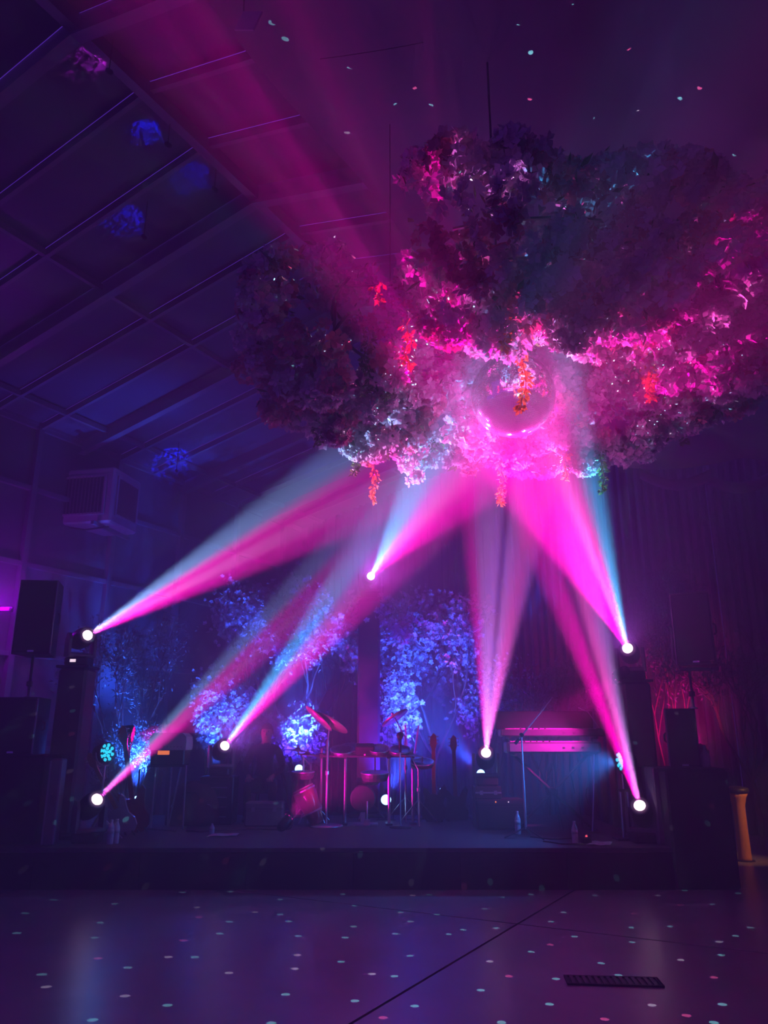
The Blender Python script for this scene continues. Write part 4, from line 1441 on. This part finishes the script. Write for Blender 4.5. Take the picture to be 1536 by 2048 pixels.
# microphone stand with boom in front of the keyboards
ms = thing('boom_stand', (gx(1052, 9.5), 9.5, STAGE_Z), 'chrome microphone stand with a slanting boom before the keyboards', 'microphone stand')
o0 = Vector((gx(1052, 9.5), 9.5, STAGE_Z))
top = P(1050, 1470, 9.5) - o0
MB().tube([(0, 0, 0.10), (0, 0, top.z * .55)], 0.014, 8).tube([(0, 0, top.z * .5), (0, 0, top.z)], 0.010, 8).build('pole', 'chrome', ms)
MB().tube([P(1034, 1483, 9.5) - o0, P(1106, 1394, 9.45) - o0], 0.008, 8).build('boom', 'chrome', ms)
MB().tube([P(1030, 1488, 9.5) - o0, P(1038, 1478, 9.5) - o0], 0.018, 8).build('counterweight', 'black', ms)
MB().lathe([(0.024, -0.03), (0.028, 0), (0.024, 0.03)], (0, 0, top.z), frame_to((0, -1, 0)), n=10).build('clutch', 'black', ms)
for k in range(3):
    a = k * 2 * PI / 3 + 1.2
    MB().tube([(0, 0, 0.12), (0.26 * math.cos(a), 0.26 * math.sin(a), 0.012)], 0.009, 6).build('leg', 'steel_dark', ms)

# ------------------------------------------------------------------ synthesizer at stage left
YS = 10.6
sx_ = P(342, 1500, YS).x
szb = P(342, 1530, YS).z
ss = thing('table_stand', (sx_, YS, STAGE_Z), 'four-legged metal stand under the small synthesizer', 'stand')
for i, (px) in enumerate((312, 333, 372)):
    x = P(px, 1600, YS).x - sx_
    MB().tube([(x * 1.05, (-.12, .14, -.12)[i], 0.0), (x, (-.12, .14, -.12)[i], szb - STAGE_Z)], 0.012, 8).build('leg', 'chrome', ss)
MB().tube([(0.0, 0.14, 0.0), (0.12, .14, szb - STAGE_Z)], 0.012, 8).build('leg', 'chrome', ss)
MB().box((0, 0, szb - STAGE_Z - 0.012), (0.46, 0.34, 0.02)).build('tray', 'steel_dark', ss)
syn = thing('synthesizer', (sx_, YS, szb), 'boxy synthesizer with a glowing orange display under a pink-lit cover', 'synthesizer')
hsy = P(342, 1484, YS).z - szb
MB().cbox((0, 0, hsy / 2), (0.44, 0.32, hsy), 0.015).build('body', 'black', syn)
dp = P(334, 1505, YS) - Vector((sx_, YS, szb))
MB().box((dp.x, -0.164, dp.z), (0.15, 0.008, 0.05)).build('display', 'led_orange', syn)
for k in range(6):
    MB().lathe([(0.012, 0), (0.010, 0.02)], (-0.05 + k * 0.045, -0.16, hsy * .80), frame_to((0, -1, 0)), n=8).build('knob', 'steel', syn)
cvh = P(342, 1466, YS).z - P(342, 1484, YS).z
MB().prism([(-.24, -0.10), (.235, -0.10), (.24, 0.0), (.23, cvh * .6), (.18, cvh), (-.19, cvh), (-.235, cvh * .6), (-.24, 0.0)], 0.36,
           Matrix.Translation((0, 0, hsy)) @ Matrix(((1, 0, 0), (0, 0, -1), (0, 1, 0))).to_4x4()).build('cover', 'paper', syn)
bgm = thing('gig_bag', (P(385, 1620, 10.9).x, 10.95, STAGE_Z), 'rounded dark maroon bag slumped on the stage below the synthesizer', 'bag')
bm_ = MB()
for i in range(9):
    f = i / 8
    for k in range(24):
        a = 2 * PI * k / 24
        r = math.cos(f * PI / 2) ** .55 + .02
        bm_.v.append((0.36 * r * math.cos(a), 0.24 * r * math.sin(a), 0.01 + 0.52 * math.sin(f * PI / 2) * (1 + .05 * math.sin(3 * a))))
for i in range(8):
    for k in range(24):
        j = (k + 1) % 24
        bm_.f.append((i * 24 + k, i * 24 + j, i * 24 + 24 + j, i * 24 + 24 + k))
bm_.f.append(tuple(range(8 * 24, 9 * 24)))
bm_.f.append(tuple(range(23, -1, -1)))
bm_.build('shell', 'bag', bgm, smooth=True)
MB().tube([(-.12, -.19, .34), (-.08, -.24, .42), (.08, -.24, .42), (.12, -.19, .34)], 0.014, 6).build('handle', 'black_matt', bgm)
MB().tube([(-.34, -.06, .10), (-.25, -.16, .26), (0, -.20, .33), (.25, -.16, .26), (.34, -.06, .10)], 0.006, 5).build('zip', 'chrome', bgm)


# ------------------------------------------------------------------ small things on the stage floor
def bottle(px, Y, h, r, label, m='water', cap_m='cap', group='water bottles on the stage'):
    t = thing('water_bottle', (gx(px, Y), Y, STAGE_Z), label, 'bottle', group)
    MB().lathe([(r * .9, 0), (r, h * .04), (r, h * .34), (r * .93, h * .38), (r, h * .42), (r, h * .66), (r * .55, h * .84), (r * .36, h * .88), (r * .36, h * .93)], n=16).build('bottle_body', m, t, smooth=True)
    MB().lathe([(r * .44, h * .90), (r * .44, h * .985), (r * .36, h)], n=12).build('cap', cap_m, t)
    MB().lathe([(r * 1.02, h * .44), (r * 1.02, h * .62)], n=16).build('wrapper', 'paper', t, smooth=True)


bottle(222, 9.0, 0.25, 0.036, 'left of the two clear water bottles at the foot of the left cyan lamp')
bottle(233, 9.06, 0.25, 0.036, 'right of the two clear water bottles at the foot of the left cyan lamp')
bottle(424, 9.9, 0.12, 0.03, 'short clear bottle beside the sheet of paper at stage left')
bottle(1036, 9.9, 0.26, 0.036, 'water bottle standing left of the boom microphone stand')
bottle(1149, 9.05, 0.23, 0.034, 'clear water bottle at the right front of the stage by the red-lit pedal')
pc = thing('effects_pedal', (gx(1171, 9.05), 9.06, STAGE_Z), 'small black pedal with a red indicator at the stage front', 'pedal')
MB().cbox((0, 0, 0.035), (0.10, 0.13, 0.07), 0.012).build('housing', 'black', pc)
MB().lathe([(0.012, 0), (0.010, 0.014)], (0, -0.03, 0.072), n=8).build('indicator', 'led_red', pc)
MB().lathe([(0.014, 0), (0.014, 0.02)], (0.02, 0.03, 0.07), n=8).build('footswitch', 'chrome', pc)
for px, Y, w, d, r, lab in ((447, 9.75, 0.34, 0.24, 0.05, 'sheet of white paper lying by the short bottle at stage left'),
                            (1197, 9.0, 0.25, 0.30, -0.35, 'folded white set list lying at the right front of the stage')):
    o = MB()
    for i in range(7):
        x = -w / 2 + w * i / 6
        for y in (-d / 2, d / 2):
            o.v.append((x, y, 0.006 + 0.012 * abs(math.sin(i * .9))))
    o.f = [(2 * i, 2 * i + 2, 2 * i + 3, 2 * i + 1) for i in range(6)]
    p_ = o.build('paper_sheet', 'paper', None, loc=(gx(px, Y), Y, STAGE_Z), rot=(0, 0, r))
    md_ = p_.modifiers.new('thickness', 'SOLIDIFY')
    md_.thickness = 0.002
    tag(p_, lab, 'paper')
for pts, r, m, lab in (([(290, 10.4), (315, 10.35), (338, 10.2), (352, 10.2)], 0.008, 'steel_dark', 'thin cable lying on the stage below the synthesizer'),
                       ([(372, 10.2), (400, 10.1), (425, 10.2), (470, 10.3), (520, 10.4), (560, 10.3)], 0.008, 'steel_dark', 'long cable running across the stage before the seated person'),
                       ([(1085, 9.2), (1120, 9.0), (1160, 8.95), (1190, 8.92), (1215, 9.0)], 0.007, 'black_matt', 'black cable lying along the right stage edge'),
                       ([(1060, 9.6), (1100, 9.4), (1150, 9.45), (1180, 9.7)], 0.007, 'black_matt', 'black cable curling behind the boom stand')):
    q = [Vector((gx(px, Y), Y, STAGE_Z + r)) for px, Y in pts]
    fine = []
    for i in range(len(q) - 1):
        for k in range(5):
            fine.append(q[i].lerp(q[i + 1], k / 5) + Vector((0, 0.02 * math.sin((i * 5 + k) * .8), 0)))
    fine.append(q[-1])
    tag(MB().tube(fine, r, 6).build('stage_cable', m), lab, 'cable')

# ------------------------------------------------------------------ seated person
PY = 11.5
PX = gx(524, PY)
pcase = thing('patterned_case', (gx(530, PY - 0.62), PY - 0.66, STAGE_Z), 'grey mottled low case before the seated person', 'case')
MB().cbox((0, 0, 0.15), (0.50, 0.28, 0.30), 0.02).build('shell', 'case', pcase)
MB().box((0, -0.143, 0.22), (0.49, 0.008, 0.012)).build('lid_seam', 'steel_dark', pcase)
for s in (-1, 1):
    MB().box((s * 0.14, -0.146, 0.21), (0.04, 0.012, 0.05)).build('latch', 'steel', pcase)
stool = thing('low_stool', (PX, PY + 0.05, STAGE_Z), 'low black stool under the seated person', 'stool')
MB().lathe([(0.17, 0.36), (0.19, 0.375), (0.19, 0.41), (0.17, 0.425)], n=22).build('seat', 'black', stool, smooth=True)
for k in range(4):
    a = PI / 4 + k * PI / 2
    MB().tube([(0.16 * math.cos(a), 0.16 * math.sin(a), 0.0), (0.12 * math.cos(a), 0.12 * math.sin(a), 0.37)], 0.014, 6).build('leg', 'steel_dark', stool)

person = thing('person', (PX, PY, STAGE_Z), 'person in dark clothes sitting on a low stool behind the grey case', 'person')
V, E_, Rr = [], [], []


def jv(p, r, prev=None):
    V.append(p)
    Rr.append(r)
    if prev is not None:
        E_.append((prev, len(V) - 1))
    return len(V) - 1


pel = jv((0, 0.06, 0.51), 0.145)
wa = jv((0, 0.05, 0.66), 0.130, pel)
ch_ = jv((0, 0.01, 0.84), 0.150, wa)
cu = jv((0, -0.01, 0.95), 0.125, ch_)
nk = jv((0.01, -0.03, 1.04), 0.055, cu)
hb = jv((0.015, -0.05, 1.11), 0.075, nk)
h1_ = jv((0.02, -0.055, 1.18), 0.092, hb)
h2_ = jv((0.02, -0.04, 1.26), 0.080, h1_)
for s in (-1, 1):
    sh = jv((s * 0.18, -0.005, 0.95), 0.068, cu)
    el = jv((s * 0.27, -0.06, 0.70), 0.048, sh)
    wr_ = jv((s * 0.17, -0.30, 0.60), 0.032, el)
    pm = jv((s * 0.15, -0.37, 0.575), 0.030, wr_)
    for k in range(4):
        fx = s * (0.15 + (k - 1.5) * -0.022)
        b0 = jv((fx, -0.41, 0.575), 0.011, pm)
        b1 = jv((fx, -0.445 - (.008 if k in (1, 2) else 0), 0.560), 0.009, b0)
        jv((fx, -0.462 - (.008 if k in (1, 2) else 0), 0.530), 0.008, b1)
    t0_ = jv((s * 0.105, -0.365, 0.570), 0.011, pm)
    jv((s * 0.085, -0.395, 0.555), 0.009, t0_)
    hp_ = jv((s * 0.10, 0.02, 0.49), 0.095, pel)
    kn = jv((s * 0.17, -0.36, 0.47), 0.066, hp_)
    cf = jv((s * 0.17, -0.34, 0.28), 0.056, kn)
    an = jv((s * 0.17, -0.33, 0.085), 0.040, cf)
    hl = jv((s * 0.17, -0.31, 0.045), 0.042, an)
    jv((s * 0.185, -0.48, 0.036), 0.034, an)
pme = bpy.data.meshes.new('body')
pme.from_pydata(V, E_, [])
tmp = bpy.data.objects.new('body_rig', pme)
COL.objects.link(tmp)
tmp.modifiers.new('skin', 'SKIN')
sub = tmp.modifiers.new('sub', 'SUBSURF')
sub.levels = sub.render_levels = 2
if not pme.skin_vertices:
    import bmesh
    bmm = bmesh.new()
    bmm.from_mesh(pme)
    bmm.verts.layers.skin.verify()
    bmm.to_mesh(pme)
    bmm.free()
for i, sv in enumerate(pme.skin_vertices[0].data):
    sv.radius = (Rr[i], Rr[i] * (0.72 if i in (1, 2, 3) else 1.0))
    sv.use_root = (i == 0)
dg = bpy.context.evaluated_depsgraph_get()
bme = bpy.data.meshes.new_from_object(tmp.evaluated_get(dg))
bpy.data.objects.remove(tmp)
bme.name = 'body'
bme.materials.clear()
for k in ('black_matt', 'skin', 'black'):
    bme.materials.append(M[k])
for f in bme.polygons:
    c = f.center
    f.use_smooth = True
    f.material_index = 1 if (c.z > 1.03 or (c.y < -0.31 and c.z > 0.51 and abs(c.x) < .24 and (c.z > .545 or c.y < -.43))) else (2 if c.z < 0.085 else 0)
body = bpy.data.objects.new('body', bme)
COL.objects.link(body)
body.parent = person
hr = MB()
HC = Vector((0.02, -0.04, 1.21))
for i in range(9):
    f = i / 8 * PI * .62
    for k in range(20):
        a = 2 * PI * k / 20
        back = 1.0 if math.sin(a) > -0.2 else 0.72
        ff = f * back
        hr.v.append(tuple(HC + Vector((0.088 * math.sin(ff) * math.cos(a), 0.105 * math.sin(ff) * math.sin(a), 0.105 * math.cos(ff)))))
for i in range(8):
    for k in range(20):
        j = (k + 1) % 20
        hr.f.append((i * 20 + k, i * 20 + j, i * 20 + 20 + j, i * 20 + 20 + k))
hr.build('hair', 'hair', person, smooth=True)
MB().lathe([(0.018, -0.005), (0.014, 0.012), (0.005, 0.024)], (0.02, -0.135, 1.165), frame_to((0, -1, -.25)), n=8, sy=1.5).build('nose', 'skin', person, smooth=True)
for s in (-1, 1):
    MB().lathe([(0.004, -0.008), (0.011, -0.004), (0.011, 0.004), (0.004, 0.008)], (0.02 + s * 0.034, -0.128, 1.195), frame_to((0, -1, 0)), n=8).build('eye', 'hair', person)
    MB().lathe([(0.006, -0.01), (0.022, -0.006), (0.024, 0.004), (0.010, 0.01)], (0.02 + s * 0.09, -0.045, 1.175), frame_to((s, 0, 0)), n=10, sy=1.4).build('ear', 'skin', person, smooth=True)
MB().box((0.02, -0.128, 1.115), (0.045, 0.012, 0.010)).build('mouth', 'guitar_red', person)


# ------------------------------------------------------------------ trees and shrubs
def branch(mb, p, d, L, r, depth, rnd, tips, spread=0.55, up=0.25):
    n = 4
    pts = [p]
    q, dd = p.copy(), d.copy()
    for i in range(n):
        dd = (dd + rand_dir(rnd) * 0.16 + Vector((0, 0, up * .15))).normalized()
        q = q + dd * L / n
        pts.append(q.copy())
    mb.tube(pts, r, 6, r * .62, cap=depth == 0)
    if depth <= 1:
        tips += pts[1:]
    if depth == 0:
        return
    for k in range(3 if depth > 1 else 4):
        nd = (dd + rand_dir(rnd) * spread * 1.5 + Vector((0, 0, up))).normalized()
        branch(mb, pts[-1 - (k % 2)], nd, L * rnd.uniform(.62, .85), r * .6, depth - 1, rnd, tips, spread, up)


def tree(name, base, h, seed, label, cat, nfl, fm, fsize, spread=0.6, trunk_r=0.045, leafy=False, clump=0.16, group='trees and shrubs behind the stage', depth=3, squash=(1, 1, 1), tf=0.30):
    rnd = random.Random(seed)
    t = thing(name, base, label, cat, group)
    wood = MB()
    tips = []
    tr_h = h * tf
    pts = [Vector((0, 0, 0))]
    for i in range(5):
        pts.append(Vector((rnd.uniform(-.04, .04), rnd.uniform(-.04, .04), tr_h * (i + 1) / 5)))
    wood.tube(pts, trunk_r, 8, trunk_r * .75)
    for k in range(4):
        a = 2 * PI * k / 4 + rnd.uniform(-.4, .4)
        branch(wood, pts[-1], Vector((math.cos(a) * spread, math.sin(a) * spread * .8, 1)).normalized(), h * .27, trunk_r * .6, depth, rnd, tips, spread, .3)
    zmax = max(v[2] for v in wood.v)
    sc_ = h * .96 / zmax
    k3 = (squash[0] * sc_, squash[1] * sc_, sc_)
    wood.v = [(v[0] * k3[0], v[1] * k3[1], v[2] * k3[2]) for v in wood.v]
    tips = [Vector((v.x * k3[0], v.y * k3[1], v.z * k3[2])) for v in tips]
    wood.build('trunk', 'bark', t)
    fo = MB()
    for i in range(nfl):
        tp = tips[int(rnd.random() * len(tips))]
        p = tp + rand_dir(rnd) * rnd.random() * clump + Vector((0, 0, -clump * .3))
        d = rand_dir(rnd)
        d.y -= .35
        d.normalize()
        if leafy:
            leaf(fo, p, (d + Vector((0, 0, .2))).normalized(), rand_dir(rnd), fsize * rnd.uniform(.8, 1.6), fsize * .24)
        else:
            flower(fo, p, frame_to(d) @ Matrix.Rotation(rnd.uniform(0, 6), 3, 'Z'), fsize * rnd.uniform(.8, 1.3), .4, rnd)
    tag(fo.build('leaves' if leafy else 'blossoms', fm, t), kind='stuff')
    return t


def fx_(px, py, Y):
    p = at(px, py, Y)
    return p


def tree_at(name, px, top_py, Y, seed, label, cat, nfl, fm, fsize, zf=0.0, **kw):
    p = at(px, 1500, Y)
    h = at(px, top_py, Y).z - zf
    return tree(name, (p.x, Y, zf), h, seed, label, cat, nfl, fm, fsize, **kw)


tree_at('blossom_tree', 600, 1120, 13.1, 3, 'large blossom tree lit blue behind the left of the drum kit', 'tree', 5200, 'blossom_tree', 0.046, spread=.75, clump=.22)
tree_at('blossom_tree', 868, 1150, 13.2, 5, 'large blossom tree lit blue and magenta right of the tall central totem', 'tree', 5200, 'blossom_tree', 0.046, spread=.62, clump=.22)
tree_at('blossom_tree', 505, 1130, 13.4, 9, 'dim blossom tree half hidden behind the left beams', 'tree', 2200, 'blossom_tree', 0.040, spread=.5, clump=.22, squash=(.5, .45, 1))
tree_at('leafy_tree', 262, 1190, 12.3, 12, 'thin-leaved tree lit blue beside the left totem', 'tree', 3000, 'leaf', 0.062, leafy=True, spread=.5, clump=.20, squash=(.55, .55, 1), tf=0.10)
tree_at('leafy_shrub', 430, 1310, 12.9, 14, 'dense shrub lit bright blue above the equipment rack', 'shrub', 2600, 'blossom_tree', 0.044, spread=.45, clump=.18, squash=(.5, .5, 1), tf=0.08)
tree_at('leafy_tree', 1090, 1290, 12.9, 17, 'dim dark-leaved tree behind the keyboards', 'tree', 2200, 'leaf', 0.055, leafy=True, spread=.6, clump=.20)
tree_at('ivy_tree', 1345, 1090, 11.9, 19, 'leafy tree tinted pink behind the right speaker stack', 'tree', 5200, 'leaf', 0.06, leafy=True, spread=.5, clump=.24, squash=(.5, .5, 1), tf=0.08)
tree_at('leafy_tree', 1500, 1220, 11.7, 23, 'dim leafy tree at the right edge of the picture', 'tree', 2000, 'leaf', 0.055, leafy=True, spread=.55, clump=.22)
tree_at('blossom_tree', 985, 1330, 13.6, 27, 'small pink blossom tree behind the amplifier', 'tree', 2200, 'blossom_tree', 0.034, spread=.5, clump=.2, squash=(.7, .7, 1))

tree_at('blossom_shrub', 592, 1385, 12.65, 31, 'low blossom shrub lit bright blue behind the left drums', 'shrub', 2600, 'blossom_tree', 0.044, spread=.5, clump=.20, squash=(.5, .45, 1), tf=0.08)
tree_at('blossom_shrub', 785, 1320, 12.75, 33, 'narrow blossom shrub lit blue just right of the central totem', 'shrub', 2200, 'blossom_tree', 0.044, spread=.4, clump=.18, squash=(.4, .4, 1), tf=0.10)
tree_at('leafy_shrub', 268, 1400, 12.15, 37, 'twiggy leafy shrub lit blue below the thin-leaved tree', 'shrub', 1600, 'leaf', 0.06, leafy=True, spread=.5, clump=.16, squash=(.6, .6, 1), tf=0.10)
